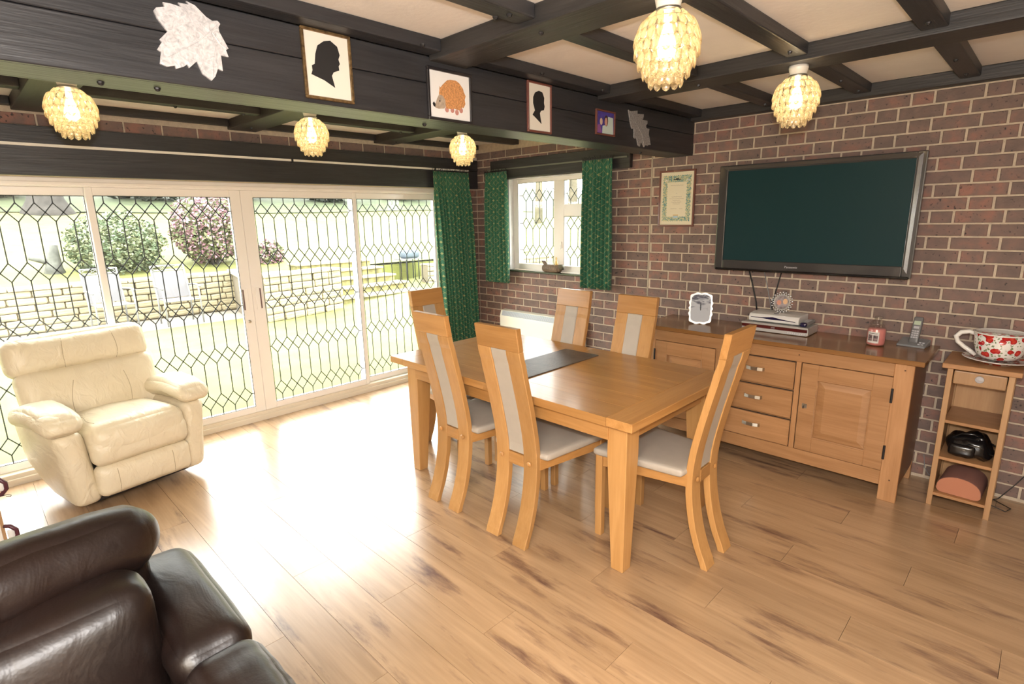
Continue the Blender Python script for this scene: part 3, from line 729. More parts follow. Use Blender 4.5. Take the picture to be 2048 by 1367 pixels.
obj('silhouette', MB(c).prism(SIL1, yz(), .0062, .0075), ink, t)
t, c = frame_rect('hedgehog_picture', 'black framed ochre hedgehog picture on white beside the beam end', 'picture', -2.522, -2.262, 2.104, 2.325, .013, blackfr, paper_w)
obj('hedgehog_body', MB(c).prism(HBODY, yz(), .0062, .0072), hedge_m, t)
obj('hedgehog_face', MB(c).prism(HFACE, yz(), .0072, .0079), hface_m, t)
obj('hedgehog_nose', MB(c).prism(HNOSE, yz(), .0072, .0082), ink, t)
for y_, z_ in ((-2.414, 2.156), (-2.382, 2.157), (-2.355, 2.150), (-2.329, 2.162)): obj('hedgehog_foot', MB(c).prism(ell(y_, z_, .011, .012), yz(), .0060, .0068), pinkp_m, t)
obj('hedgehog_eye', MB(c).prism(ell(-2.455, 2.188, .003, .005, 8), yz(), .0079, .0085), ink, t)
t, c = frame_rect('silhouette_picture', 'small narrow framed silhouette of a short-haired head in a thin brown frame', 'picture', -1.873, -1.681, 2.112, 2.363, .010, brownfr, paper)
obj('silhouette', MB(c).prism(SIL2, yz(), .0062, .0075), ink, t)
blue_p = plain('blue_photo_background', (.07, .05, .30), .4, noise_amt=.4, nscale=30)
t, c = frame_rect('couple_photograph', 'small brown framed blue photograph of two people near the far end of the beam', 'photograph', -1.270, -1.069, 2.150, 2.296, .011, brownfr, blue_p)
skin = plain('photo_skin', (.62, .33, .26), .5); pale = plain('photo_pale_face', (.62, .45, .36), .5); hairm = plain('photo_dark_hair', (.05, .03, .03), .5); shirt = plain('photo_pale_shirt', (.55, .66, .62), .5)
obj('printed_shirt', MB(c).prism([(-1.20, 2.162), (-1.198, 2.205), (-1.165, 2.212), (-1.14, 2.262), (-1.088, 2.258), (-1.083, 2.162)], yz(), .0061, .0066), shirt, t)
obj('printed_shoulder', MB(c).prism([(-1.255, 2.165), (-1.255, 2.205), (-1.225, 2.212), (-1.205, 2.165)], yz(), .0061, .0067), plain('photo_violet', (.28, .10, .30), .5), t)
obj('printed_face', MB(c).prism(ell(-1.213, 2.228, .014, .020), yz(), .0066, .0071), pale, t)
obj('printed_hair', MB(c).prism(ell(-1.161, 2.236, .020, .032), yz(), .0066, .0070), hairm, t)
obj('printed_face', MB(c).prism(ell(-1.163, 2.230, .014, .024), yz(), .0070, .0074), skin, t)
t = thing('pearl_leaf', 'large white mother-of-pearl maple leaf plaque on the black beam at the left', 'ornament', (PX, -3.45, 2.13)); c = (PX, -3.45, 2.13)
lf = obj('leaf', MB(c).prism(LEAF1, yz(), 0, .008), pearl_m, t)
v_ = MB(c)
for p_ in ([(-3.37, 2.315), (-3.40, 2.283), (-3.44, 2.245), (-3.50, 2.205), (-3.54, 2.18)], [(-3.40, 2.283), (-3.43, 2.300), (-3.48, 2.31), (-3.54, 2.31)], [(-3.40, 2.283), (-3.39, 2.24), (-3.405, 2.19), (-3.41, 2.14)], [(-3.395, 2.28), (-3.375, 2.25), (-3.355, 2.235)]):
    v_.tube([(PX+.0085, a, b) for a, b in p_], .0018, 5)
obj('leaf_veins', v_, pearl_m, t)
t = thing('pearl_leaf', 'smaller silver-grey oak leaf plaque at the far end of the black beam', 'ornament', (PX, -.77, 2.12)); c = (PX, -.77, 2.12)
leaf2_m = plain('grey_shell', (.34, .33, .33), .35, metal=.2, noise_amt=.4, nscale=120, bump=.5, bscale=150)
obj('leaf', MB(c).prism(LEAF2, yz(), 0, .008), leaf2_m, t)
v_ = MB(c).tube([(PX+.0085, -.90, 2.322), (PX+.0085, -.83, 2.26), (PX+.0085, -.75, 2.19), (PX+.0085, -.72, 2.125)], .0018, 5)
obj('leaf_veins', v_, leaf2_m, t)

# white sensor box in the corner
t = thing('sensor_box', 'small white plastic sensor box high in the wall corner', 'sensor', (.0, -.02, 2.215))
obj('housing', MB((.0, -.02, 2.215)).box(.001, .03, -.075, -.012, 2.215, 2.295), white_gloss, t, bevel=.004)
obj('lens', MB((.0, -.02, 2.215)).box(.03, .033, -.06, -.028, 2.225, 2.25), grey_pl, t, bevel=.001)

# ------------------------------------------------------------------ television
c = (3.366, -.02, 1.27)
tv = thing('television', 'large dark flat television mounted on the brick wall above the sideboard', 'television', c)
x0, x1, z0, z1 = 2.760, 3.976, 1.268, 2.002; yf = -.125
obj('back_shell', MB(c).box(x0+.03, x1-.03, yf+.035, -.045, z0+.05, z1-.05), gloss_black, tv, bevel=.02)
obj('wall_bracket', MB(c).box(3.15, 3.55, -.05, -.007, 1.48, 1.80), dark_metal, tv, bevel=.004)
bz = MB(c); sx0, sx1, sz0, sz1 = 2.822, 3.925, 1.340, 1.963
bz.box(x0, sx0, yf, yf+.04, z0, z1).box(sx1, x1, yf, yf+.04, z0, z1).box(sx0, sx1, yf, yf+.04, z0, sz0).box(sx0, sx1, yf, yf+.04, sz1, z1)
obj('bezel', bz, tv_edge, tv, bevel=.006)
rb = MB(c); rb.add([(sx1, yf+.003, sz0), (sx1, yf+.003, sz1), (x1-.022, yf-.006, z1-.012), (x1-.022, yf-.006, z0+.03), (sx1, yf+.02, sz0), (sx1, yf+.02, sz1), (x1-.02, yf+.02, z1-.012), (x1-.02, yf+.02, z0+.03)],
                      [(0, 1, 2, 3), (7, 6, 5, 4), (0, 4, 5, 1), (1, 5, 6, 2), (2, 6, 7, 3), (3, 7, 4, 0)])
obj('side_bevel', rb, tv_trim, tv, label='silver bevel of the right edge')
tb = MB(c); tb.add([(sx0, yf+.003, sz1), (sx1, yf+.003, sz1), (x1-.022, yf-.005, z1-.010), (x0+.02, yf-.005, z1-.010), (sx0, yf+.02, sz1), (sx1, yf+.02, sz1), (x1-.02, yf+.02, z1-.01), (x0+.02, yf+.02, z1-.01)],
                      [(0, 1, 2, 3), (7, 6, 5, 4), (0, 4, 5, 1), (1, 5, 6, 2), (2, 6, 7, 3), (3, 7, 4, 0)])
obj('top_bevel', tb, plain('tv_grey_bevel', (.10, .095, .09), .25, metal=.5), tv)
obj('screen', MB(c).box(sx0, sx1, yf+.006, yf+.02, sz0, sz1), tv_scr, tv)
obj('lower_lip', MB(c).box(x0+.01, x1-.01, yf-.004, yf+.03, z0-.004, z0+.012), gloss_black, tv, bevel=.004)
def text(s, size, loc, mat, parent, rot=(math.pi/2, 0, 0), ext=.0006, align='CENTER', name='lettering'):
    cu = bpy.data.curves.new(name, 'FONT'); cu.body = s; cu.size = size; cu.extrude = ext; cu.align_x = align; cu.materials.append(mat)
    tmp = bpy.data.objects.new('tmp', cu); COL.objects.link(tmp); bpy.context.view_layer.update()
    me = bpy.data.meshes.new_from_object(tmp.evaluated_get(bpy.context.evaluated_depsgraph_get())); bpy.data.objects.remove(tmp, do_unlink=True)
    o = bpy.data.objects.new(name, me); COL.objects.link(o); o.parent = parent; o.rotation_euler = rot
    o.location = Vector(loc)-parent.location if parent and not parent.parent else loc
    return o
text('Panasonic', .021, (3.300, yf-.0015, z0+.030), key_pl, tv)
for i, (p, q, r_) in enumerate([((2.985, -.035, 1.27), (3.055, -.03, 1.03), .005), ((3.090, -.03, 1.27), (3.155, -.03, 1.03), .003), ((3.215, -.035, 1.27), (3.165, -.03, 1.03), .0045)]):
    lb = ['thick left black cable hanging below the television', 'thin middle grey cable hanging below the television', 'right slanting black cable hanging below the television'][i]
    m_ = Vector(p).lerp(Vector(q), .5)+Vector((.002, 0, 0))
    tc_ = thing('hanging_cable', lb, 'cable', q); obj('cable_sheath', MB(q).tube([p, m_, q, Vector(q)+Vector((.02, .01, -.16))], r_, 6), cable_b if i != 1 else grey_pl, tc_, True)

# ------------------------------------------------------------------ framed certificate
c = (2.366, 0, 1.575)
t = thing('framed_certificate', 'framed cream certificate with an ornate blue and green border on the brick wall', 'certificate', c)
x0, x1, z0, z1 = 2.215, 2.522, 1.575, 2.008
m_ = MB(c).box(x0, x1, -.022, -.005, z0, z0+.014).box(x0, x1, -.022, -.005, z1-.014, z1).box(x0, x0+.012, -.022, -.005, z0+.014, z1-.014).box(x1-.014, x1, -.022, -.005, z0+.014, z1-.014)
obj('frame', m_, brownfr, t, bevel=.002)
obj('paper_sheet', MB(c).box(x0+.012, x1-.014, -.012, -.006, z0+.014, z1-.014), plain('cream_certificate_paper', (.72, .66, .50), .7), t)
m, nt, b = newmat('ornate_border_print'); tc = N(nt, 'ShaderNodeTexCoord'); n = N(nt, 'ShaderNodeTexNoise'); n.inputs['Scale'].default_value = 85; n.inputs['Distortion'].default_value = 1.5; L(nt, tc.outputs['Object'], n.inputs['Vector'])
r = N(nt, 'ShaderNodeValToRGB'); r.color_ramp.elements[0].position = .36; r.color_ramp.elements[0].color = (.05, .14, .20, 1); r.color_ramp.elements[1].position = .62; r.color_ramp.elements[1].color = (.62, .55, .33, 1)
for p_, c_ in ((.44, (.14, .33, .32)), (.50, (.36, .46, .34)), (.56, (.60, .50, .22))): e = r.color_ramp.elements.new(p_); e.color = (*c_, 1)
L(nt, n.outputs['Fac'], r.inputs['Fac']); L(nt, r.outputs[0], b.inputs['Base Color']); orn = m
ax0, ax1, az0, az1 = 2.248, 2.486, 1.618, 1.968
bo = MB(c); rnd = random.Random(2)
def wavy(x0, x1, z0, z1, n=40, a=.004):
    pts = []
    for i in range(n): pts.append((x0+(x1-x0)*i/n, z1+a*math.sin(i*2.1)))
    for i in range(n): pts.append((x1+a*math.sin(i*1.7), z1-(z1-z0)*i/n))
    for i in range(n): pts.append((x1-(x1-x0)*i/n, z0-a*math.sin(i*1.9)))
    for i in range(n): pts.append((x0-a*math.sin(i*2.3), z0+(z1-z0)*i/n))
    return pts
O_, I_ = wavy(ax0, ax1, az0, az1), wavy(ax0+.036, ax1-.036, az0+.034, az1-.050)
n_ = len(O_); vs = [(a, -.0124, z) for a, z in O_]+[(a, -.0124, z) for a, z in I_]
bo.add(vs, [(i, (i+1) % n_, (i+1) % n_+n_, i+n_) for i in range(n_)])
obj('printed_border', bo, orn, t)
sh = MB(c)
for k, xx in enumerate((2.275, 2.458)):
    sh.tube([(xx-.012, -.013, 1.925), (xx, -.013, 1.938), (xx+.010, -.013, 1.922), (xx+.014, -.013, 1.938)], .0035, 5)
obj('white_figures', sh, paper_w, t)
obj('printed_ribbon', MB(c).box(2.335, 2.400, -.0128, -.0122, 1.935, 1.941).box(2.355, 2.380, -.0128, -.0122, 1.941, 1.946), ink, t)
obj('printed_crest', MB(c).box(2.345, 2.385, -.0130, -.0122, 1.640, 1.660), plain('crest_blue', (.40, .52, .60), .6), t)
obj('printed_crest', MB(c).box(2.343, 2.387, -.0130, -.0122, 1.660, 1.668), plain('crest_gold', (.62, .42, .18), .6), t)
sq = MB(c); rnd = random.Random(5)
for zz, w_, a_ in ((1.893, .108, .0028), (1.833, .010, .002), (1.806, .088, .0036), (1.791, .125, .0020), (1.778, .066, .0030), (1.764, .086, .0034), (1.751, .060, .0028), (1.714, .052, .0016), (1.7135, -.028, .0016)):
    x = 2.367-abs(w_)/2 - (.022 if zz == 1.714 else 0) + (.042 if w_ < 0 else 0); xe = x+abs(w_)
    pts = []
    while x < xe: pts.append((x, -.0128, zz+rnd.uniform(-a_, a_))); x += rnd.uniform(.0016, .003)
    sq.tube(pts, .00055, 4)
obj('handwritten_lines', sq, plain('sepia_ink', (.20, .15, .12), .7), t)

# ------------------------------------------------------------------ heater on the left brick wall
c = (.785, -.05, .20)
t = thing('wall_heater', 'cream panel heater with grey top grille low on the brick wall', 'heater', c)
x0, x1 = .405, 1.50
hm = MB(c).prism([(-.085, .22), (-.090, .64), (-.070, .705), (-.008, .712), (-.008, .22)], lambda a, b_, tt: (tt, a, b_), x0, x1)
obj('casing', hm, cream_metal, t, bevel=.004)
gm = MB(c).prism([(-.0895, .650), (-.0915, .651), (-.0745, .700), (-.0725, .700)], lambda a, b_, tt: (tt, a, b_), x0+.03, x1-.03)
obj('grille_recess', gm, grille, t)
for k in range(80):
    x = x0+.035+k*.0128
    if x > x1-.04: break
    o = bpy.data.objects.get('grille_fin_proto')
    if k == 0:
        o = obj('grille_fin', MB((0, 0, 0)).prism([(-.0905, .652), (-.0935, .652), (-.0755, .700), (-.0735, .700)], lambda a, b_, tt: (tt, a+.05, b_-.20), 0, .0045), plain('pale_grille_fin', (.62, .64, .64), .4), t); fin = o
    else: o = fin.copy(); COL.objects.link(o)
    o.location = (x-c[0], 0, 0)

# ------------------------------------------------------------------ sideboard
c = (3.27, -.27, 0)
t = thing('oak_sideboard', 'long oak sideboard with three drawers between two panelled doors below the television', 'sideboard', c)
FX0, FX1, FY = 2.425, 4.112, -.505
obj('top_board', MB(c).box(2.385, 4.157, -.535, -.015, .838, .866), side_top, t, bevel=.003)
obj('carcass', MB(c).box(FX0+.02, FX1-.02, FY+.022, -.03, .10, .838), side_x, t)
for x0_, x1_ in ((FX0, FX0+.092), (FX1-.092, FX1)):
    obj('stile', MB(c).box(x0_, x1_, FY, FY+.03, 0, .838), side_z, t, bevel=.003)
for x0_ in (FX0, FX1-.05): obj('leg', MB(c).box(x0_, x0_+.05, -.08, -.03, 0, .12), side_z, t, bevel=.003)
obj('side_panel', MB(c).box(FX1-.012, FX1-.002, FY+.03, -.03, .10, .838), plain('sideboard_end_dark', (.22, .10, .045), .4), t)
obj('top_rail', MB(c).box(FX0+.092, FX1-.092, FY, FY+.024, .756, .838), side_x, t, bevel=.002)
obj('bottom_rail', MB(c).box(FX0+.092, FX1-.092, FY, FY+.024, .093, .180), side_x, t, bevel=.002)
for x0_ in (2.985, 3.508): obj('stile', MB(c).box(x0_, x0_+.030, FY, FY+.024, .180, .756), side_z, t, bevel=.002)
peg = MB(c)
for x_, z_ in ((3.52, .80), (4.07, .80), (4.07, .135)): peg.box(x_-.004, x_+.004, FY-.001, FY+.003, z_-.004, z_+.004)
obj('peg', peg, brown_w, t)
for x_, y0_, y1_ in ((0, 0, 0),): pass
dz = [(.570, .746), (.374, .554), (.184, .358)]
for i, (a, b_) in enumerate(dz):
    dr = obj('drawer', MB(c).box(3.022, 3.503, FY-.004, FY+.02, a, b_), side_x, t, bevel=.004)
    obj('drawer_gap', MB(c).box(3.019, 3.506, FY+.014, FY+.0205, a-.003, b_+.003), ink, t)
    zc = (a+b_)/2+.012; hx = 3.262
    pts = [(hx-.058, FY-.006, zc), (hx-.050, FY-.020, zc), (hx-.02, FY-.028, zc), (hx+.02, FY-.028, zc), (hx+.050, FY-.020, zc), (hx+.058, FY-.006, zc)]
    hb = MB(c)
    for p, q in zip(pts[:-1], pts[1:]): hb.bar(p, q, .004, .022)
    obj('pull_handle', hb, chrome, dr)
for (a0, a1, hinge) in ((3.545, 4.022, 1), (2.518, 2.982, -1)):
    da, db = .184, .752
    dm_ = MB(c); fw = .095
    dm_.box(a0, a0+fw, FY-.004, FY+.02, da, db).box(a1-fw, a1, FY-.004, FY+.02, da, db).box(a0+fw, a1-fw, FY-.004, FY+.02, db-fw, db).box(a0+fw, a1-fw, FY-.004, FY+.02, da, da+fw)
    do = obj('door', dm_, side_x, t, bevel=.002)
    obj('door_gap', MB(c).box(a0-.004, a1+.004, FY+.014, FY+.0205, da-.003, db+.003), ink, t)
    pm = MB(c); ix0, ix1, iz0, iz1 = a0+fw, a1-fw, da+fw, db-fw; e = .045
    pm.add([(ix0, FY+.010, iz0), (ix1, FY+.010, iz0), (ix1, FY+.010, iz1), (ix0, FY+.010, iz1), (ix0+e, FY-.001, iz0+e), (ix1-e, FY-.001, iz0+e), (ix1-e, FY-.001, iz1-e), (ix0+e, FY-.001, iz1-e)],
           [(4, 5, 6, 7), (0, 1, 5, 4), (1, 2, 6, 5), (2, 3, 7, 6), (3, 0, 4, 7)])
    obj('door_panel', pm, side_x, do)
    mo = MB(c)
    for p, q in (((ix0, iz0), (ix1, iz0)), ((ix1, iz0), (ix1, iz1)), ((ix1, iz1), (ix0, iz1)), ((ix0, iz1), (ix0, iz0))): mo.tube([(p[0], FY-.002, p[1]), (q[0], FY-.002, q[1])], .005, 6)
    obj('moulding', mo, side_x, do)
    hx = a1+.003 if hinge > 0 else a0-.003
    for zc in (.645, .300): obj('hinge', MB(c).tube([(hx, FY-.008, zc-.042), (hx, FY-.008, zc+.042)], .0065, 8), dark_metal, do)
    kx = a0+.035 if hinge > 0 else a1-.035
    kp = obj('key_plate', MB(c).box(kx-.014, kx+.014, FY-.007, FY-.004, .465, .495), chrome, do, bevel=.001)
    obj('key', MB(c).tube([(kx, FY-.006, .482), (kx, FY-.025, .482), (kx, FY-.027, .468)], .003, 6), dark_metal, do)

# items on the sideboard (top at .866)
ZT = .866
c = (2.745, -.275, ZT)
t = thing('wavy_photo_frame', 'silver wavy-edged photo frame on the left of the sideboard catching the light', 'photo frame', c, math.radians(22))
def wavepoly(w, h, n=64, amp=.0045, k=14):
    out = []
    for i in range(n):
        a = 2*math.pi*i/n; ca, sa = math.cos(a), math.sin(a); p = 4.5
        r_ = (abs(ca/w)**p+abs(sa/h)**p)**(-1/p)
        r_ += amp*math.cos(k*a)
        out.append((r_*ca, r_*sa))
    return out
tilt = Matrix.Rotation(math.radians(-12), 4, 'X')
fm_ = MB().prism(wavepoly(.083, .116), lambda a, b_, tt: tilt @ Vector((a, tt, b_+.118)), 0, .008)
obj('frame', fm_, plain('polished_silver', (.45, .43, .40), .4, metal=.7), t)
m, nt, b = newmat('monochrome_photo_print'); tc = N(nt, 'ShaderNodeTexCoord'); mp = N(nt, 'ShaderNodeMapping'); mp.inputs['Scale'].default_value = (16, 1, 42); mp.inputs['Rotation'].default_value = (0, .35, 0); L(nt, tc.outputs['Object'], mp.inputs['Vector'])
n = N(nt, 'ShaderNodeTexNoise'); n.inputs['Scale'].default_value = 1; n.inputs['Detail'].default_value = 4; n.inputs['Distortion'].default_value = 1; L(nt, mp.outputs[0], n.inputs['Vector'])
sp = N(nt, 'ShaderNodeSeparateXYZ'); L(nt, tc.outputs['Object'], sp.inputs[0])
ma = N(nt, 'ShaderNodeMapRange'); ma.inputs['From Min'].default_value = .05; ma.inputs['From Max'].default_value = .2; ma.inputs['To Min'].default_value = .34; ma.inputs['To Max'].default_value = -.06; L(nt, sp.outputs['Z'], ma.inputs['Value'])
ad = N(nt, 'ShaderNodeMath', operation='ADD'); L(nt, n.outputs['Fac'], ad.inputs[0]); L(nt, ma.outputs[0], ad.inputs[1])
r = N(nt, 'ShaderNodeValToRGB'); r.color_ramp.elements[0].position = .40; r.color_ramp.elements[0].color = (.05, .05, .08, 1); r.color_ramp.elements[1].position = .60; r.color_ramp.elements[1].color = (.42, .44, .48, 1)
L(nt, ad.outputs[0], r.inputs['Fac']); L(nt, r.outputs[0], b.inputs['Base Color']); b.inputs['Roughness'].default_value = .5
obj('photograph', MB().prism(wavepoly(.070, .103, amp=.002), lambda a, b_, tt: tilt @ Vector((a, tt, b_+.118)), -.0015, 0), m, t)
obj('easel_back', MB().bar((0, .012, .15), (0, .085, .002), .03, .004, (1, 0, 0)), dark_metal, t)

c = (3.29, -.13, ZT)
t = thing('disc_recorder', 'silver disc recorder with maroon display strip, underneath the white set-top box', 'video recorder', c)
x0, x1, y0, y1 = 3.055, 3.485, -.265, -.05
obj('body', MB(c).box(x0, x1, y0+.012, y1, ZT+.004, ZT+.058), silver_pl, t, bevel=.002)
obj('top_lip', MB(c).box(x0-.004, x1, y0, y0+.03, ZT+.048, ZT+.060), silver_pl, t, bevel=.001)
obj('display_strip', MB(c).box(x0, x1-.004, y0+.004, y0+.014, ZT+.026, ZT+.047), maroon_pl, t)
obj('lower_panel', MB(c).box(x0, x1-.004, y0+.001, y0+.014, ZT+.004, ZT+.026), silver_front, t, bevel=.001)
text('DVD', .012, (3.265, y0+.003, ZT+.032), key_pl, t)
for i in range(8): obj('button', MB(c).lathe([(.0045, 0), (.0045, .002)], (0, 0, 0), 8, Matrix.Translation((3.365+i*.0145, y0+.001, ZT+.015)) @ Matrix.Rotation(math.pi/2, 4, 'X')), key_pl, t)
c = (3.25, -.13, ZT+.060)
t = thing('set_top_box', 'white set-top box with a dark wavy slot, stacked on the silver recorder', 'set top box', c)
zb_ = ZT+.060
obj('body', MB(c).prism([(-.225, zb_+.006), (-.230, zb_+.036), (-.215, zb_+.056), (-.16, zb_+.062), (-.035, zb_+.062), (-.030, zb_+.004)], lambda a, b_, tt: (tt, a, b_), 3.085, 3.415), white_pl, t, bevel=.006)
obj('slot', MB(c).prism([(3.100, zb_+.034), (3.18, zb_+.036), (3.245, zb_+.043), (3.31, zb_+.034), (3.395, zb_+.025), (3.395, zb_+.022), (3.31, zb_+.026), (3.245, zb_+.024), (3.18, zb_+.029), (3.100, zb_+.031)], lambda a, b_, tt: (a, tt, b_), -.2312, -.224), navy_pl, t)
obj('foot', MB(c).box(3.11, 3.13, -.21, -.19, zb_, zb_+.006), grey_pl, t); obj('foot', MB(c).box(3.36, 3.38, -.21, -.19, zb_, zb_+.006), grey_pl, t)
obj('light_ring', MB(c).box(3.235, 3.265, -.175, -.168, zb_+.060, zb_+.064), navy_pl, t)
c = (3.44, -.14, zb_)
t = thing('remote_control', 'grey remote control with dark ends lying at the right of the set-top box', 'remote control', c, math.radians(0))
obj('casing', MB(c).soft(.021, .095, .014, .012, Matrix.Translation((3.448, -.145, zb_+.016)), n=6), grey_pl, t, True)
obj('end_cap', MB(c).soft(.022, .018, .015, .012, Matrix.Translation((3.448, -.232, zb_+.016)), n=5), navy_pl, t, True)
for i in range(5):
    for j in range(3): obj('key', MB(c).box(3.436+j*.010, 3.442+j*.010, -.20+i*.022, -.19+i*.022, zb_+.029, zb_+.0315), key_pl, t)
c = (3.262, -.115, zb_+.062)
t = thing('round_photo_frame', 'small round beaded photo frame standing on the set-top box', 'photo frame', c)
zc = c[2]+.073
rg = MB(c)
Mx = Matrix.Translation((3.262, -.115, zc)) @ Matrix.Rotation(math.radians(90-8), 4, 'X')
rg.lathe([(.046, 0), (.046, .006), (.050, .009), (.054, .006), (.054, 0)], n=32, M=Mx)
obj('back_plate', MB(c).lathe([(.050, -.003), (.050, .003)], n=28, M=Mx), dark_metal, t)
obj('inner_rim', rg, silver_pl, t)
g = MB(); g.soft(.006, .006, .006, .006, n=3)
bead = mesh_of('bead', g, silver_front, True)
for k in range(22):
    a = 2*math.pi*k/22
    for rr_ in (.058, .068):
        o = bpy.data.objects.new('bead', bead); COL.objects.link(o); o.parent = t
        o.location = (Mx @ Vector((rr_*math.cos(a+(.14 if rr_ > .06 else 0)), rr_*math.sin(a+(.14 if rr_ > .06 else 0)), .004)))-Vector(c); o.scale = (.95 if rr_ > .06 else .75,)*3
obj('printed_faces', MB(c).lathe([(.045, .003), (.045, .005)], n=28, M=Mx), plain('colour_photo', (.28, .24, .25), .3, noise_amt=.5, nscale=40), t)
obj('printed_face', MB(c).prism(ell(-.018, -.004, .015, .018), lambda a, b_, tt: Mx @ Vector((a, b_, tt)), .005, .0056), plain('photo_skin_two', (.60, .28, .20), .4), t)
obj('printed_face', MB(c).prism(ell(.022, .006, .015, .019), lambda a, b_, tt: Mx @ Vector((a, b_, tt)), .005, .0056), plain('photo_skin_three', (.66, .42, .24), .4), t)

c = (3.862, -.235, ZT)
t = thing('candle_jar', 'pink candle in a clear glass jar with a paper label on the sideboard', 'candle', c)
obj('wax', MB().lathe([(.030, .004), (.045, .008), (.047, .02), (.047, .098), (.042, .106), (.005, .107)], n=28), pink_wax, t, True)
obj('glass_jar', MB().lathe([(.035, 0), (.047, .003), (.050, .015), (.050, .100), (.044, .116), (.036, .122), (.036, .130)], n=28), clear_m, t, True)
obj('lid', MB().lathe([(.040, .130), (.041, .138), (.036, .142), (.032, .152), (.022, .156), (.018, .162), (.022, .172), (.020, .180), (.003, .184)], n=24), clear_m, t, True)
def wrap(r_, a0, a1, z0, z1, t_=.0008, n=10):
    vs, fs = [], []
    for i in range(n+1):
        a = a0+(a1-a0)*i/n
        for rr_, z in ((r_, z0), (r_, z1), (r_+t_, z1), (r_+t_, z0)): vs.append((rr_*math.cos(a), rr_*math.sin(a), z))
    for i in range(n):
        for k in range(4): fs.append((i*4+k, i*4+(k+1) % 4, (i+1)*4+(k+1) % 4, (i+1)*4+k))
    fs += [(0, 1, 2, 3), tuple(n*4+k for k in (3, 2, 1, 0))]
    return fs, vs
ang = math.radians(-98)
fs, vs = wrap(.0505, ang-.62, ang+.62, .022, .090); obj('label', MB().add(vs, fs), label_w, t)
for a0, a1, z0, z1 in ((-.50, -.06, .034, .072), (.04, .50, .034, .070)):
    fs, vs = wrap(.0515, ang+a0, ang+a1, z0, z1); obj('label_picture', MB().add(vs, fs), plain('label_print', (.16, .11, .11), .6, noise_amt=.9, nscale=70), t)
fs, vs = wrap(.0515, ang-.42, ang+.42, .079, .0815); obj('label_lettering', MB().add(vs, fs), ink, t)

c = (4.035, -.105, ZT)
t = thing('cordless_phone', 'grey cordless phone standing upright in its base at the end of the sideboard', 'phone', c, math.radians(-6))
obj('base_unit', MB().prism([(-.062, 0), (-.062, .012), (.055, .040), (.060, .0)], lambda a, b_, tt: (tt, a, b_), -.072, .072), grey_pl, t, bevel=.004)
Mh = Matrix.Translation((.0, -.012, .018)) @ Matrix.Rotation(math.radians(-20), 4, 'X')
ha = obj('handset', MB().soft(.0245, .011, .082, .009, Mh @ Matrix.Translation((0, 0, .082)), n=6), plain('phone_grey', (.14, .14, .145), .4), t, True)
obj('display', MB().box(-.017, .017, -.0118, -.010, .112, .136, Mh), lcd, ha)
obj('navigation_pad', MB().box(-.014, .014, -.0125, -.010, .088, .104, Mh), key_pl, ha, bevel=.001)
for i in range(4):
    for j in range(3): obj('key', MB().box(-.017+j*.012, -.007+j*.012, -.0125, -.010, .030+i*.013, .038+i*.013, Mh), key_pl, ha)
for i in range(4): obj('base_key', MB().box(.030+(i % 2)*.016, .042+(i % 2)*.016, -.045+(i//2)*.03, -.03+(i//2)*.03, .018, .0225+(i//2)*.006), key_pl, t)

# ------------------------------------------------------------------ narrow stand with shelves
c = (4.375, -.21, 0)
t = thing('shelf_stand', 'narrow beech shelf stand with one small drawer at the right end of the brick wall', 'shelf unit', c)
SXL, SXR, SYF, SYB = 4.240, 4.520, -.378, -.045
for x_ in (SXL, SXR-.026):
    for y_ in (SYF, SYB-.026): obj('leg', MB(c).box(x_, x_+.026, y_, y_+.026, 0, .822), stand_w, t, bevel=.002)
    obj('side_panel', MB(c).box(x_+.006, x_+.018, SYF+.026, SYB-.026, .05, .822), stand_w, t)
obj('top_board', MB(c).box(4.216, 4.545, -.398, -.03, .822, .849), side_x, t, bevel=.003)
obj('back_panel', MB(c).box(SXL+.02, SXR-.02, SYB-.016, SYB-.008, .07, .822), stand_w, t)
dr = obj('drawer', MB(c).box(SXL+.030, SXR-.030, SYF+.004, SYB-.03, .738, .812), stand_w, t, bevel=.006)
obj('knob', MB(c).lathe([(.020, 0), (.018, .004), (.006, .006), (.005, .010)], n=14, M=Matrix.Translation((4.380, SYF+.004, .778)) @ Matrix.Rotation(math.pi/2, 4, 'X')), plain('clear_pale_knob', (.55, .54, .56), .2), dr, True)
for z_ in (.524, .305, .082): obj('shelf', MB(c).box(SXL+.020, SXR-.020, SYF+.002, SYB-.02, z_-.018, z_), side_x, t, bevel=.002)

# floral cup planter
c = (4.43, -.215, .849)
m, nt, b = newmat('red_rose_china'); tc = N(nt, 'ShaderNodeTexCoord')
def mask(scale, thr, soft=.02, dist='EUCLIDEAN', off=(0, 0, 0)):
    mp = N(nt, 'ShaderNodeMapping'); mp.inputs['Location'].default_value = off; L(nt, tc.outputs['Object'], mp.inputs['Vector'])
    nz = N(nt, 'ShaderNodeTexNoise'); nz.inputs['Scale'].default_value = scale*1.8; L(nt, mp.outputs[0], nz.inputs['Vector'])
    va = N(nt, 'ShaderNodeVectorMath', operation='MULTIPLY_ADD'); L(nt, nz.outputs['Color'], va.inputs[0]); va.inputs[1].default_value = (.016,)*3; L(nt, mp.outputs[0], va.inputs[2])
    v = N(nt, 'ShaderNodeTexVoronoi'); v.inputs['Scale'].default_value = scale; v.inputs['Randomness'].default_value = .75; L(nt, va.outputs[0], v.inputs['Vector'])
    r = N(nt, 'ShaderNodeValToRGB'); r.color_ramp.elements[0].position = thr-soft; r.color_ramp.elements[1].position = thr; r.color_ramp.elements[0].color = (1, 1, 1, 1); r.color_ramp.elements[1].color = (0, 0, 0, 1)
    L(nt, v.outputs['Distance'], r.inputs['Fac']); return r.outputs[0], v
red, vr = mask(25, .43); grn, vg = mask(60, .33, off=(.3, .1, .2))
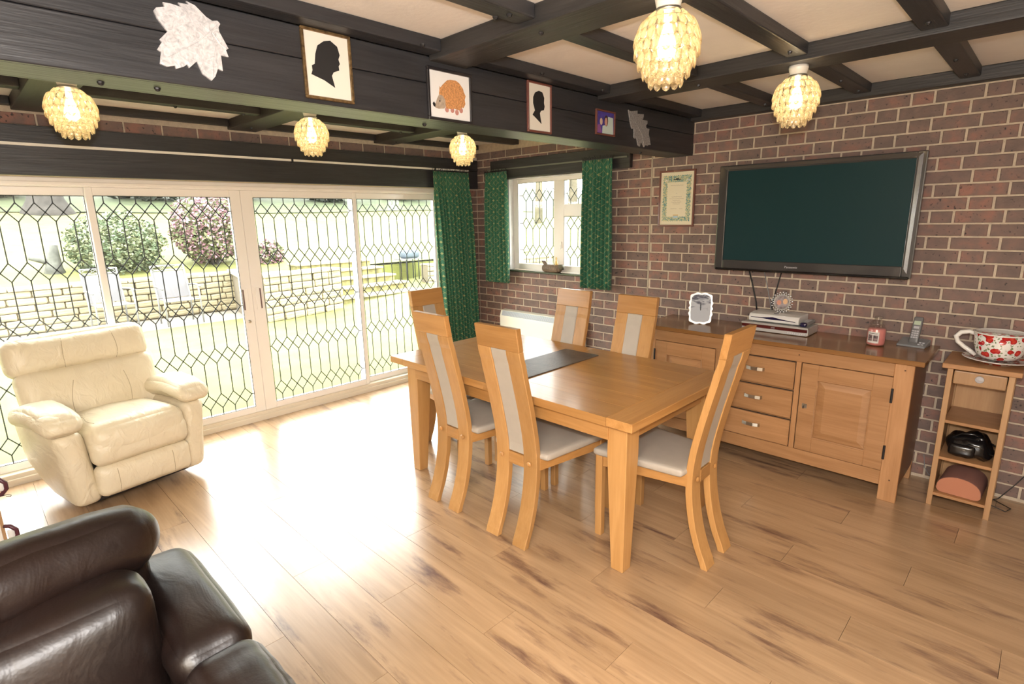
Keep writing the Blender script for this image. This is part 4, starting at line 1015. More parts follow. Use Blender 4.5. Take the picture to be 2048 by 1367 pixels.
m1 = N(nt, 'ShaderNodeMix', data_type='RGBA'); L(nt, grn, m1.inputs[0]); m1.inputs[6].default_value = (.74, .73, .70, 1); m1.inputs[7].default_value = (.17, .23, .12, 1)
cr_ = N(nt, 'ShaderNodeValToRGB'); cr_.color_ramp.elements[0].position = .1; cr_.color_ramp.elements[0].color = (.62, .06, .03, 1); cr_.color_ramp.elements[1].position = .36; cr_.color_ramp.elements[1].color = (.40, .005, .012, 1); L(nt, vr.outputs['Distance'], cr_.inputs['Fac'])
m2 = N(nt, 'ShaderNodeMix', data_type='RGBA'); L(nt, red, m2.inputs[0]); L(nt, m1.outputs[2], m2.inputs[6]); L(nt, cr_.outputs[0], m2.inputs[7])
L(nt, m2.outputs[2], b.inputs['Base Color']); b.inputs['Roughness'].default_value = .12; b.inputs['Coat Weight'].default_value = .5
rose = m
t = thing('floral_cup_planter', 'oversized white teacup planter with red roses on the narrow stand', 'planter', c)
obj('cup', MB().lathe([(.055, .022), (.078, .030), (.100, .055), (.112, .100), (.118, .165)], n=40), rose, t, True)
obj('cup_rim', MB().lathe([(.118, .163), (.1195, .168), (.116, .171), (.111, .168), (.104, .12), (.09, .07), (.01, .05)], n=40), china, t, True)
obj('handle', MB().tube([(-.113, 0, .150), (-.135, 0, .158), (-.170, 0, .150), (-.190, 0, .125), (-.180, 0, .095), (-.150, 0, .070), (-.120, 0, .050), (-.096, 0, .030)], [.011, .012, .013, .013, .012, .012, .012, .010], 10), china, t, True)
t2 = thing('floral_saucer', 'white rose-printed saucer under the oversized teacup planter', 'saucer', c)
obj('dish', MB().lathe([(.075, .0), (.080, .006), (.110, .012), (.150, .026), (.152, .029), (.148, .030), (.105, .019), (.060, .016), (.005, .016)], n=44), rose, t2, True)
obj('rim', MB().tube([(.151*math.cos(a*math.pi/22), .151*math.sin(a*math.pi/22), .0285) for a in range(45)], .0022, 6), china, t2, True)

# black glossy travel bag / iron on the middle shelf
c = (4.385, -.25, .305)
t = thing('patent_handbag', 'glossy black patent bag with looped handles on the middle shelf of the stand', 'bag', c)
def bagfn(w):
    w = w.copy(); w.x *= 1-.25*max(0, w.z/.07); w.z += .010*math.sin(w.x*45)+.006*math.sin(w.x*90+w.y*50); w.y += .004*math.sin(w.z*120+w.x*30); return w
obj('body', MB().soft(.098, .075, .062, .045, Matrix.Translation((-.002, -.01, .066)) @ Matrix.Rotation(.08, 4, 'Y'), n=14, puff=(.012, .012, .016), fn=bagfn), gloss_black, t, True)
obj('pocket', MB().soft(.060, .018, .034, .016, Matrix.Translation((-.03, -.088, .050)), n=8, puff=(0, .004, 0)), gloss_black, t, True)
obj('strap', MB().tube([(-.085, -.05, .075), (-.080, -.06, .110), (-.04, -.07, .142), (.01, -.07, .150), (.045, -.06, .135)], .006, 8), gloss_black, t, True)
obj('strap', MB().tube([(.085, -.05, .110), (.112, -.06, .100), (.120, -.06, .070), (.108, -.06, .048), (.090, -.06, .050)], .0055, 8), gloss_black, t, True)
obj('buckle', MB().tube([(-.02+.010*math.cos(a*.63), -.108, .052+.007*math.sin(a*.63)) for a in range(11)], .0016, 6), chrome, t)

# half-moon terracotta cushion on the lower shelf
c = (4.378, -.23, .082)
t = thing('half_moon_cushion', 'terracotta half-moon foam cushion on the lowest shelf of the stand', 'cushion', c, math.radians(-3))
pl_ = []
for i in range(19):
    a = math.pi*i/18; pl_.append((.100*math.cos(a), .030+.078*math.sin(a)**.8))
pl_ += [(-.102, .022), (-.092, .006), (-.075, .001), (.075, .001), (.092, .006), (.102, .022)]
obj('foam_body', MB().prism(pl_, lambda a, b_, tt: (a, tt, b_), -.118, .12), terra_d, t, bevel=.004)
obj('front_face', MB().prism([(a*.985, b_*.985+.001) for a, b_ in pl_], lambda a, b_, tt: (a, tt, b_), -.1205, -.117), terra, t)

# cables near the skirting
t = thing('power_cable', 'thin black cable looping on the floor under the narrow stand', 'cable', (4.45, -.12, 0))
obj('cable_sheath', MB((4.45, -.12, 0)).tube([(4.80, -.012, .50), (4.74, -.02, .36), (4.66, -.03, .24), (4.60, -.05, .12), (4.54, -.10, .03), (4.46, -.17, .004), (4.38, -.20, .004), (4.34, -.16, .004), (4.36, -.10, .004), (4.48, -.14, .004), (4.58, -.20, .004), (4.60, -.14, .004), (4.52, -.07, .004)], .0028, 6), cable_b, t, True)
t = thing('telephone_cable', 'thin grey cable on the wall between sideboard and stand', 'cable', (4.2, -.02, 0))
obj('cable_sheath', MB((4.2, -.02, 0)).tube([(4.160, -.01, .16), (4.175, -.02, .08), (4.20, -.02, .04), (4.24, -.02, .03), (4.29, -.02, .05)], .0024, 6), grey_pl, t, True)

# carved duck holder with three small bottles on the window sill
c = (1.06, .005, 1.135)
t = thing('wooden_duck_tray', 'carved brown wooden duck with upturned tail on the window sill holding bottles', 'ornament', c)
def duckfn(w):
    w = w.copy(); w.z *= 1+.15*math.cos(w.x*14); w.y *= 1-.35*abs(w.x/.13)**2; return w
obj('body', MB().soft(.118, .045, .036, .034, Matrix.Translation((0, 0, .038)), n=10, fn=duckfn), plain('carved_brown_wood', (.17, .115, .075), .5, noise_amt=.35, nscale=60, bump=.4, bscale=90), t, True)
obj('tail', MB().prism([(-.135, .112), (-.085, .110), (-.03, .060), (-.06, .035), (-.09, .05)], lambda a, b_, tt: (a, tt, b_), -.008, .008), brown_w, t, bevel=.003)
obj('head', MB().soft(.034, .028, .026, .022, Matrix.Translation((.118, 0, .055)), n=7), plain('dark_duck_head', (.09, .08, .05), .5, noise_amt=.3, nscale=50), t, True)
obj('beak', MB().prism([(.140, .058), (.158, .048), (.140, .042)], lambda a, b_, tt: (a, tt, b_), -.008, .008), brown_w, t)
g0 = None
for i, (x_, lb) in enumerate(((.985+.045, 'left of three tiny clear bottles on the wooden duck'), (1.03+.050, 'middle of three tiny clear bottles on the wooden duck'), (1.08+.052, 'right of three tiny bottles on the wooden duck, more amber'))):
    bt = thing('small_bottle', lb, 'bottle', (x_-.012, .0, 1.135+.070), 0, 'little bottles on the wooden duck')
    obj('glass', MB().lathe([(.016, 0), (.018, .004), (.017, .018), (.010, .040), (.007, .052), (.009, .064), (.010, .070)], n=14), amber_m if i == 2 else clear_m, bt, True)
    obj('stopper', MB().lathe([(.007, .069), (.008, .080), (.003, .084)], n=10), plain('pale_cork_%d' % i, (.50, .40, .22), .6), bt, True)

# ------------------------------------------------------------------ dining table
TX0, TX1, TY0, TY1, TH = 1.555, 3.390, -2.212, -1.185, .800
c = ((TX0+TX1)/2, (TY0+TY1)/2, 0)
t = thing('dining_table', 'rectangular oak extending dining table with tapered legs and a slate strip on top', 'table', c)
ew = .135; zt0 = TH-.042
obj('end_board', MB(c).box(TX0, TX0+ew, TY0, TY1, zt0, TH), oak_y, t, bevel=.003)
obj('end_board', MB(c).box(TX1-ew, TX1, TY0, TY1, zt0, TH), oak_y, t, bevel=.003)
nb_ = 6; bw_ = (TY1-TY0)/nb_
for i in range(nb_):
    y0_, y1_ = TY0+i*bw_, TY0+(i+1)*bw_
    for xa, xb_ in ((TX0+ew, 2.452), (2.452, TX1-ew)):
        obj('top_board', MB(c).box(xa+.0002, xb_-.0002, y0_+.0002, y1_-.0002, zt0, TH-.0001), oak_x, t, bevel=.0008)
for y_ in (TY0+.07, TY1-.095): obj('apron', MB(c).box(TX0+.17, TX1-.17, y_, y_+.025, TH-.140, zt0-.012), oak_x, t, bevel=.002)
for x_ in (TX0+.09, TX1-.115): obj('apron', MB(c).box(x_, x_+.025, TY0+.15, TY1-.15, TH-.140, zt0-.012), oak_y, t, bevel=.002)
obj('slide_rail', MB(c).box(TX0+.14, TX1-.14, TY0+.11, TY1-.11, zt0-.012, zt0), oak_x, t)
for sx in (0, 1):
    for sy in (0, 1):
        ox = TX0+.072 if sx == 0 else TX1-.072; oy = TY0+.078 if sy == 0 else TY1-.078
        dx = 1 if sx == 0 else -1; dy = 1 if sy == 0 else -1
        w0, w1 = .105, .068
        zt_ = zt0-.012
        vs = []
        for z_, w_ in ((0, w1), (zt_-.16, w0), (zt_, w0)):
            o0 = .0 if z_ > .1 else .004
            xa, xb_ = sorted((ox+dx*o0, ox+dx*(o0+w_))); ya, yb_ = sorted((oy+dy*o0, oy+dy*(o0+w_)))
            vs += [(xa, ya, z_), (xb_, ya, z_), (xb_, yb_, z_), (xa, yb_, z_)]
        fs = [(3, 2, 1, 0), (8, 9, 10, 11)]+[(i+4*k, (i+1) % 4+4*k, (i+1) % 4+4*k+4, i+4*k+4) for k in (0, 1) for i in range(4)]
        obj('leg', MB(c).add(vs, fs), oak_z, t, bevel=.003)
c = (2.45, -1.76, TH)
t = thing('slate_runner', 'dark slate runner strip lying across the middle of the dining table', 'table runner', c)
obj('slab', MB(c).box(2.318, 2.588, -2.06, -1.335, TH, TH+.006), slate, t, bevel=.001)

# ------------------------------------------------------------------ dining chairs (local: faces +y, stiles at the back)
def make_chair(label):
    t = thing('dining_chair', label, 'chair', (0, 0, 0), 0, 'high-backed oak dining chairs')
    H = 1.165; W2 = .143; sw = .090; th = .034
    pth = [(0.0, -.095), (.10, -.055), (.20, -.024), (.32, -.002), (.44, .006), (.55, -.002), (.68, -.026), (.82, -.058), (.98, -.096), (H-.115, -.114), (H, -.132)]
    def ribbon(x0, x1, za, zb, dy0=0, dy1=th, mat=oak_z, name='back_stile', par=None, bevel=.003):
        pts = [p for p in pth if za-1e-6 <= p[0] <= zb+1e-6]
        def at(z):
            for (z0, y0), (z1, y1) in zip(pth[:-1], pth[1:]):
                if z0 <= z <= z1: return y0+(y1-y0)*(z-z0)/(z1-z0)
        if pts[0][0] > za+1e-6: pts = [(za, at(za))]+pts
        if pts[-1][0] < zb-1e-6: pts = pts+[(zb, at(zb))]
        vs = []; fs = []
        # smooth the path
        fine = []
        for i in range(len(pts)-1):
            p0 = pts[max(i-1, 0)]; p1 = pts[i]; p2 = pts[i+1]; p3 = pts[min(i+2, len(pts)-1)]
            for k in range(3):
                u = k/3; z = p1[0]+(p2[0]-p1[0])*u
                y = .5*((2*p1[1])+(-p0[1]+p2[1])*u+(2*p0[1]-5*p1[1]+4*p2[1]-p3[1])*u*u+(-p0[1]+3*p1[1]-3*p2[1]+p3[1])*u**3)
                fine.append((z, y))
        fine.append(pts[-1])
        for z, y in fine: vs += [(x0, y-dy1, z), (x1, y-dy1, z), (x1, y-dy0, z), (x0, y-dy0, z)]
        for i in range(len(fine)-1):
            for k in range(4): fs.append((i*4+k, i*4+(k+1) % 4, i*4+4+(k+1) % 4, i*4+4+k))
        n = len(fine)-1; fs += [(3, 2, 1, 0), (n*4, n*4+1, n*4+2, n*4+3)]
        return obj(name, MB().add(vs, fs), mat, par or t, bevel=bevel)
    zr = H-.115
    ribbon(-W2, -W2+sw, 0, zr); ribbon(W2-sw, W2, 0, zr)
    ribbon(-W2, W2, zr, H, mat=oak_x, name='top_rail')
    ribbon(-W2+sw, W2-sw, .47, zr, -.004, th-.004, seat_fab, 'back_pad', bevel=.004)
    for s_ in (-1, 1):
        obj('dowel', MB().lathe([(.0135, 0), (.0135, .004), (.009, .008), (.001, .010)], n=12, M=Matrix.Translation((s_*(W2-sw/2), -th-.0, .435)) @ Matrix.Rotation(math.pi/2, 4, 'X')), oak_x, t)
    obj('rear_rail', MB().box(-W2+sw, W2-sw, -.03, -.006, .40, .465), oak_x, t, bevel=.002)
    fy = .445; fw = .225
    for s_ in (-1, 1):
        obj('side_rail', MB().bar((s_*(W2-.010), -.002, .432), (s_*(fw-.018), fy-.02, .432), .022, .062), oak_y, t, bevel=.002)
        obj('leg', MB().box(*sorted((s_*fw, s_*(fw-.038))), fy-.02, fy+.018, 0, .462), oak_z, t, bevel=.003)
    obj('front_rail', MB().box(-fw+.038, fw-.038, fy-.008, fy+.012, .401, .462), oak_x, t, bevel=.002)
    def seatfn(w):
        w = w.copy(); u = (w.y+.235)/.47; k = .80+.24*u; w.x *= k; w.z -= .006*(1-abs(w.x)/.3); return w
    obj('seat', MB().soft(.235, .235, .021, .018, Matrix.Translation((0, .238, .481)), n=12, puff=(0, .012, .008), fn=seatfn), seat_fab, t, True)
    return t
ch = make_chair('oak dining chair nearest the glass doors on the near long side of the table')
ch.location = (2.172, -2.185, 0)
def place(x, y, rz, lb): return dup(ch, (x, y, 0), rz, lb)
place(2.703, -2.192, math.radians(1), 'oak dining chair on the near long side, its back hiding part of the slate runner')
place(2.185, -1.215, math.pi, 'oak dining chair on the far long side in front of the cream heater')
place(2.700, -1.215, math.pi, 'oak dining chair on the far long side next to the sideboard')
place(3.470, -1.705, math.pi/2+math.radians(1), 'oak dining chair at the table end in front of the sideboard drawers, seen from behind')
place(1.435, -1.705, -math.pi/2, 'oak dining chair at the table end by the glass doors and long curtain')

# ------------------------------------------------------------------ cream recliner armchair (local +x forward)
c = (.66, -3.49, 0)
t = thing('recliner_armchair', 'puffy cream leather recliner armchair in front of the glass doors', 'armchair', c, math.radians(11))
def wr(seed, a=.004, f=22):
    def fn(w):
        d = noise.noise(Vector((w.x*f*.4+seed, w.y*f, w.z*f)))*a; w = w.copy(); w.z += d; w.x += d*.7; return w
    return fn
T_ = Matrix.Translation
def RY(d): return Matrix.Rotation(math.radians(d), 4, 'Y')
for s_ in (-1, 1):
    # side panels with rounded front; bottoms lean in towards the back
    def sfn(w, s_=s_):
        w = w.copy(); k = (w.z+.23)/.46
        w.x += (-.10*(1-k) if w.x < 0 else .0); w.y += s_*.05*(k-.3)*(1-.0); 
        if w.x < 0: w.z += max(0, -(w.x+.05))*.35*(1-k)
        return w
    obj('side_panel', MB().soft(.335, .075, .235, .055, T_((-.32, s_*.315, .285)), n=12, puff=(.015, .008, 0), fn=sfn), cream_l, t, True)
    def afn(w, s_=s_):
        w = w.copy(); u = (w.x+.27)/.54
        w.z += .030*math.sin(u*math.pi)-.012*(u > .8)*(u-.8)*10*.25; w.y *= 1.0-.10*u
        w.z += .006*noise.noise(Vector((w.x*14, w.y*8, s_*3)))
        return w
    obj('arm_pillow', MB().soft(.285, .108, .055, .050, T_((-.235, s_*.352-(.014 if s_ < 0 else 0), .562)) @ RY(-3), n=14, puff=(.02, .01, .022), fn=afn), cream_l, t, True)
obj('base_frame', MB().box(-.60, -.03, -.27, .27, .05, .22), dark_metal, t)
obj('seat_cushion', MB().soft(.305, .262, .105, .070, T_((-.225, 0, .405)) @ RY(-4), n=16, puff=(.02, 0, .035), fn=wr(1, .010, 9)), cream_l, t, True)
obj('seat_front', MB().soft(.060, .266, .085, .050, T_((.020, 0, .365)), n=12, puff=(.022, 0, .0), fn=wr(4, .006, 12)), cream_l, t, True)
obj('foot_rest', MB().soft(.055, .262, .098, .045, T_((.018, 0, .185)), n=12, puff=(.022, 0, 0), fn=wr(7, .005, 12)), cream_l, t, True)
def bfn(w): 
    w = w.copy(); w.x += .03*(w.y/.35)**2; w.x += .007*noise.noise(Vector((w.y*6, w.z*5, 2))); return w
obj('back_cushion', MB().soft(.085, .378, .200, .060, T_((-.545, -.018, .590)) @ RY(-20), n=16, puff=(.040, 0, 0), fn=bfn), cream_l, t, True)
obj('head_cushion', MB().soft(.090, .388, .122, .070, T_((-.640, -.030, .868)) @ RY(-14), n=16, puff=(.035, .0, .012), fn=bfn), cream_l, t, True)
obj('back_shell', MB().soft(.045, .325, .33, .04, T_((-.70, 0, .58)) @ RY(-14), n=8), cream_l, t, True)
def cast_line(names, pts, dirn, rad, mb):
    """stitched seam: points projected onto the named cushions along dirn"""
    cs = [ch_ for ch_ in t.children if ch_.name.split('.')[0] in names]; out = []
    for p in pts:
        best = None
        for o_c in cs:
            hit, loc, nn, _ = o_c.ray_cast(Vector(p)-Vector(dirn)*1.2, Vector(dirn), distance=3)
            if hit and (best is None or (loc-Vector(p)).dot(Vector(dirn)) < (best-Vector(p)).dot(Vector(dirn))): best = loc.copy()
        if best is not None: out.append(best-Vector(dirn)*.0004)
    if len(out) > 1: mb.tube(out, rad, 5)
bpy.context.view_layer.update()
sm_ = MB()
for y_, dy_ in ((-.15, -.03), (.13, .02)):
    cast_line(['back_cushion'], [(0, y_+dy_*math.sin(k*.35)+.02*(k/9), .44+k*.030) for k in range(10)], (-1, 0, 0), .0018, sm_)
    cast_line(['head_cushion'], [(0, y_+.02+dy_*.4*math.sin(k*.4), .775+k*.022) for k in range(10)], (-1, 0, 0), .0018, sm_)
    cast_line(['foot_rest'], [(0, y_*1.1, .11+k*.018) for k in range(9)], (-1, 0, 0), .0016, sm_)
for s_ in (-1, 1):
    cast_line(['seat_cushion'], [(-.02-.045*k, s_*(.205+.01*math.sin(k)), 0.6) for k in range(9)], (0, 0, -1), .0016, sm_)
obj('stitched_seams', sm_, plain('tan_stitching', (.42, .34, .22), .6), t, kind='stuff')
obj('recline_lever', MB().lathe([(.028, 0), (.030, .006), (.026, .012), (.012, .010), (.002, .010)], n=18, M=T_((-.20, -.402, .400)) @ Matrix.Rotation(math.pi/2, 4, 'X')), dark_metal, t, True)

# ------------------------------------------------------------------ brown leather sofa in the near left corner (faces +x)
c = (3.1, -4.45, 0)
t = thing('leather_sofa', 'dark brown leather reclining sofa in the bottom left corner of the picture', 'sofa', c)
def cr(seed, a=.01, f=7, mode='y'):
    def fn(w):
        w = w.copy(); d = noise.noise(Vector((w.x*f, w.y*f, w.z*f+seed)))*a
        d += .35*a*noise.noise(Vector((w.x*f*3, w.y*f*(.7), seed*2.0))); w.z += d; w.x += d*.5; return w
    return fn
YA = -3.722   # outer face of the arm
arms = [(-3.722, -1)]
def armset(yo, s_):
    yc = yo+s_*.097
    obj('arm_panel', MB(c).soft(.58, .090, .265, .05, T_((3.20, yc, .290)), n=12), brown_l, t, True)
    obj('arm_rear_pad', MB(c).soft(.300, .096, .060, .055, T_((2.90, yc, .572)), n=16, puff=(.006, .008, .022), fn=cr(3, .008, 8)), brown_l, t, True)
    def wf(w):
        w = w.copy(); w.z += .0035*math.sin(w.x*70+w.y*16+1.5*math.sin(w.x*12))*(1-.3*abs(w.x)/.3); return w
    obj('arm_front_pad', MB(c).soft(.285, .096, .062, .055, T_((3.485, yc, .570)), n=22, puff=(.012, .008, .022), fn=wf), brown_l, t, True)
armset(-3.722, -1); armset(-5.62, 1)
obj('base', MB(c).box(2.66, 3.72, -5.50, -3.84, .04, .26), dark_metal, t)
for k, (ya, yb_) in enumerate(((-4.66, -3.905), (-5.42, -4.67))):
    yc = (ya+yb_)/2; hw = (yb_-ya)/2
    obj('seat_cushion', MB(c).soft(.32, hw, .10, .06, T_((3.46, yc, .395)), n=16, puff=(.01, 0, .030), fn=cr(5+k, .010, 6)), brown_l, t, True)
    obj('back_pad', MB(c).soft(.105, hw, .200, .065, T_((3.000, yc, .590)) @ RY(-6), n=18, puff=(.035, 0, .0), fn=cr(8+k, .014, 5)), brown_l, t, True)
    def rf(w, k=k):
        w = w.copy(); w.x += .008*noise.noise(Vector((w.y*9, w.z*4, k*5))); w.z += .006*noise.noise(Vector((w.y*14, w.x*5, 3+k)))
        if k == 0 and w.y > .03: w.x -= .30*(w.y-.03)
        return w
    obj('head_roll', MB(c).soft(.128, hw+.030, .092, .088, T_((2.862, yc+(.040 if k == 0 else -.012), .815)) @ RY(-16), n=18, puff=(.010, .010, .012), fn=rf), brown_l, t, True)
obj('back_shell', MB(c).soft(.060, .80, .36, .05, T_((2.745, -4.66, .42)), n=8), brown_l, t, True)

# ------------------------------------------------------------------ small object at the left frame edge: white board in a wooden stand with clips
c = (1.22, -4.30, 0)
t = thing('board_on_stand', 'white board in a pale wooden stand with two dark looped clips at the left edge', 'stand', c)
obj('white_board', MB(c).box(1.205, 1.22, -4.62, -4.172, (.17), .68), white_gloss, t, bevel=.002)
obj('edge_strip', MB(c).box(1.200, 1.225, -4.172, -4.160, .16, .68), stand_w, t)
obj('bottom_rail', MB(c).box(1.190, 1.240, -4.62, -4.150, .12, .16), side_x, t, bevel=.002)
for y_ in (-4.60, -4.185): obj('leg', MB(c).box(1.16, 1.27, y_, y_+.03, 0, .12), side_z, t, bevel=.002)
for z_ in (.25, .49):
    cl = obj('clip', MB(c).tube([(1.225, -4.160, z_+.045), (1.24, -4.142, z_+.045), (1.245, -4.122, z_+.02), (1.24, -4.122, z_-.01), (1.23, -4.142, z_-.035), (1.225, -4.158, z_-.040)], .009, 8), plain('maroon_clip_%d' % int(z_*100), (.08, .02, .03), .4), t, True)
    obj('clip_centre', MB(c).soft(.008, .014, .022, .008, T_((1.236, -4.142, z_+.004)), n=5), china, cl, True)
    obj('wire_loop', MB(c).tube([(1.226, -4.150, z_-.045), (1.24, -4.125, z_-.040), (1.245, -4.112, z_-.046), (1.235, -4.115, z_-.056), (1.225, -4.130, z_-.052)], .0016, 5), cable_b, cl, True)

# ------------------------------------------------------------------ garden
struct('ground_terrace', MB().box(-7.6, -.3, -9, 9, -.35, -.02), paving)
o = obj('lawn', MB().box(-5.6, -.32, -9, 9, -.02, 0.0), grass); o['kind'] = 'structure'
# rising lawn beyond the wall
def gz(x): return .62-.135*(x+7.15)
gm = MB(); nx, ny = 24, 20
for i in range(nx+1):
    for j in range(ny+1):
        x = -7.15-i*1.3; y = -22+j*3.2; d = -(x+7.15)
        gm.v.append(Vector((x, y, gz(x)+.04*noise.noise(Vector((x*.15, y*.15, 0))))))
gm.f = [(i*(ny+1)+j, i*(ny+1)+j+1, (i+1)*(ny+1)+j+1, (i+1)*(ny+1)+j) for i in range(nx) for j in range(ny)]
o = obj('upper_lawn', gm, grass, smooth=True); o['kind'] = 'structure'
def gz(x): d = -(x+7.15); return .62+.135*d
struct('ground_bank', MB().box(-34, -7.17, -22, 42, -.35, .58), grass)
# verge following the lawn, tree shade put into its darker grass colour
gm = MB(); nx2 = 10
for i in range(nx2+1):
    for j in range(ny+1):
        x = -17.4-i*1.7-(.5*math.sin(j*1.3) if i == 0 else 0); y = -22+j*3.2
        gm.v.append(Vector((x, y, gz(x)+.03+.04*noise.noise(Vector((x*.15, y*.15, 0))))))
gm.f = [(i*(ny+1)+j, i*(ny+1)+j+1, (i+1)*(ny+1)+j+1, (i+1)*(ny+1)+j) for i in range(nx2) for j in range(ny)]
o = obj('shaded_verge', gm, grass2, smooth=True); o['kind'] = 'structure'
# side garden seen through the small window
gm = MB(); gm.v = [Vector((x, y, z)) for y, z in ((.3, -.02), (6, .3), (30, 3.2)) for x in (-18, 20)]; gm.f = [(0, 1, 3, 2), (2, 3, 5, 4)]
o = obj('side_lawn', gm, grass); o['kind'] = 'structure'

def stone_wall(name, label, pa, pb, h, rows_, slope_caps=True, seed=0, mat=stone_m, cap=True):
    pa, pb = Vector((*pa, 0)), Vector((*pb, 0)); d = (pb-pa); L_ = d.length; d.normalize(); nr = Vector((-d.y, d.x, 0))
    if nr.x < 0: nr = -nr
    t = thing(name, label, 'wall', tuple(pa)); rnd = random.Random(seed)
    ang = math.atan2(d.y, d.x)
    core = MB(); core.box(0, L_, -.16, .16, -.05, h-.02, Matrix.Rotation(ang, 4, 'Z')); obj('rubble_core', core, plain('dark_wall_core', (.11, .09, .06), .95), t)
    meshes = []
    for k in range(6):
        lx, lz = rnd.uniform(.22, .5), 1.0
        g = MB().soft(lx/2, .05, .5, .03, n=3); meshes.append((lx, mesh_of('stone', g, mat)))
    rh = (h-.05)/rows_
    for r_ in range(rows_):
        x = rnd.uniform(-.15, 0)
        while x < L_:
            lx = rnd.uniform(.22, .52); k = rnd.choice(meshes)
            a, b_ = max(x, 0), min(x+lx-.012, L_)
            if b_-a > .05:
                o = bpy.data.objects.new('stone', k[1]); COL.objects.link(o); o.parent = t
                sg = 1 if (Matrix.Rotation(ang, 4, 'Z') @ Vector((0, 1, 0))).dot(nr) > 0 else -1
                o.location = Matrix.Rotation(ang, 4, 'Z') @ Vector(((a+b_)/2, sg*(.155+rnd.uniform(-.012, .014)), r_*rh+rh/2)); o.rotation_euler = (0, rnd.uniform(-.02, .02), ang)
                o.scale = ((b_-a)/k[0], 1, rh-.012)
            x += lx
    if cap:
        x = 0
        while x < L_:
            lx = rnd.uniform(.45, .8); b_ = min(x+lx-.01, L_)
            m_ = MB().box(x, b_, -.22, .22, h-.05, h+rnd.uniform(-.006, .01), Matrix.Rotation(ang, 4, 'Z'))
            obj('coping_stone', m_, mat, t, bevel=.012); x += lx
    return t
stone_wall('garden_wall', 'long low sandstone retaining wall behind the two garden chairs', (-7.12, -6.2), (-7.02, -.15), .72, 6, seed=1)
stone_wall('garden_wall', 'short return of the sandstone wall stepping towards the house', (-7.00, -.12), (-4.95, -.55), .76, 6, seed=2)
stone_wall('garden_wall', 'sandstone wall front between the return and the mossy steps', (-4.95, -.55), (-5.25, 1.0), .80, 6, seed=3)
stone_wall('garden_wall', 'far sandstone wall to the right of the mossy garden steps', (-6.1, 3.75), (-5.6, 7.5), .62, 5, seed=4)
t = thing('garden_steps', 'broad mossy stone steps rising between the garden walls', 'steps', (-5.4, 2.0, 0))
for i in range(5):
    obj('tread', MB((-5.4, 2.0, 0)).box(-5.45-i*.34-.42, -5.45-i*.34+.04, .95, 3.15-.1*i, i*.155+.115, i*.155+.155), stone_m, t, bevel=.01)
    obj('riser', MB((-5.4, 2.0, 0)).box(-5.45-i*.34-.40, -5.45-i*.34, .98, 3.12-.1*i, i*.155, i*.155+.115), moss_m, t)

def garden_chair(loc, rz, label):
    t = thing('garden_chair', label, 'garden chair', loc, rz)
    al = white_al
    fr_ = MB()
    for s_ in (-1, 1):
        y = s_*.25
        obj('back_post', MB().tube([(-.22, y, .0), (-.19, y, .40), (-.36, y, .97)], .014, 6), al, t, True)
        obj('front_leg', MB().tube([(.24, y*1.08, 0), (.22, y*1.08, .42), (.20, y*1.08, .62)], .014, 6), al, t, True)
        obj('arm_rest', MB().tube([(.26, y*1.12, .625), (.05, y*1.14, .645), (-.24, y*1.06, .63)], .018, 6), al, t, True)
    obj('seat_sling', MB().box(-.20, .23, -.235, .235, .405, .42), mesh_fab, t, bevel=.004)
    b_ = MB(); b_.prism([(-.195, .43), (-.212, .43), (-.355, .87), (-.338, .87)], lambda a, z, tt: (a, tt, z), -.235, .235); obj('back_sling', b_, mesh_fab, t)
    obj('front_bar', MB().tube([(.235, -.26, .41), (.235, .26, .41)], .014, 6), al, t)
    obj('top_bar', MB().tube([(-.36, -.25, .965), (-.36, .25, .965)], .012, 6), al, t)
    obj('lower_bar', MB().tube([(-.345, -.25, .885), (-.345, .25, .885)], .010, 6), al, t)
    sc_ = MB()
    for k in (-1, 0, 1): sc_.tube([(-.352+.012*math.sin(a*.7), k*.155+.07*math.cos(a*.6283), .925+.028*math.sin(a*.6283)) for a in range(11)], .005, 5)
    obj('scroll_work', sc_, al, t)
    return t
g1 = garden_chair((-6.20, -2.42, 0), math.radians(6), 'left white-framed garden armchair with grey mesh sling by the stone wall')
dup(g1, (-5.95, -1.52, 0), math.radians(2), 'right white-framed garden armchair with grey mesh sling by the stone wall')

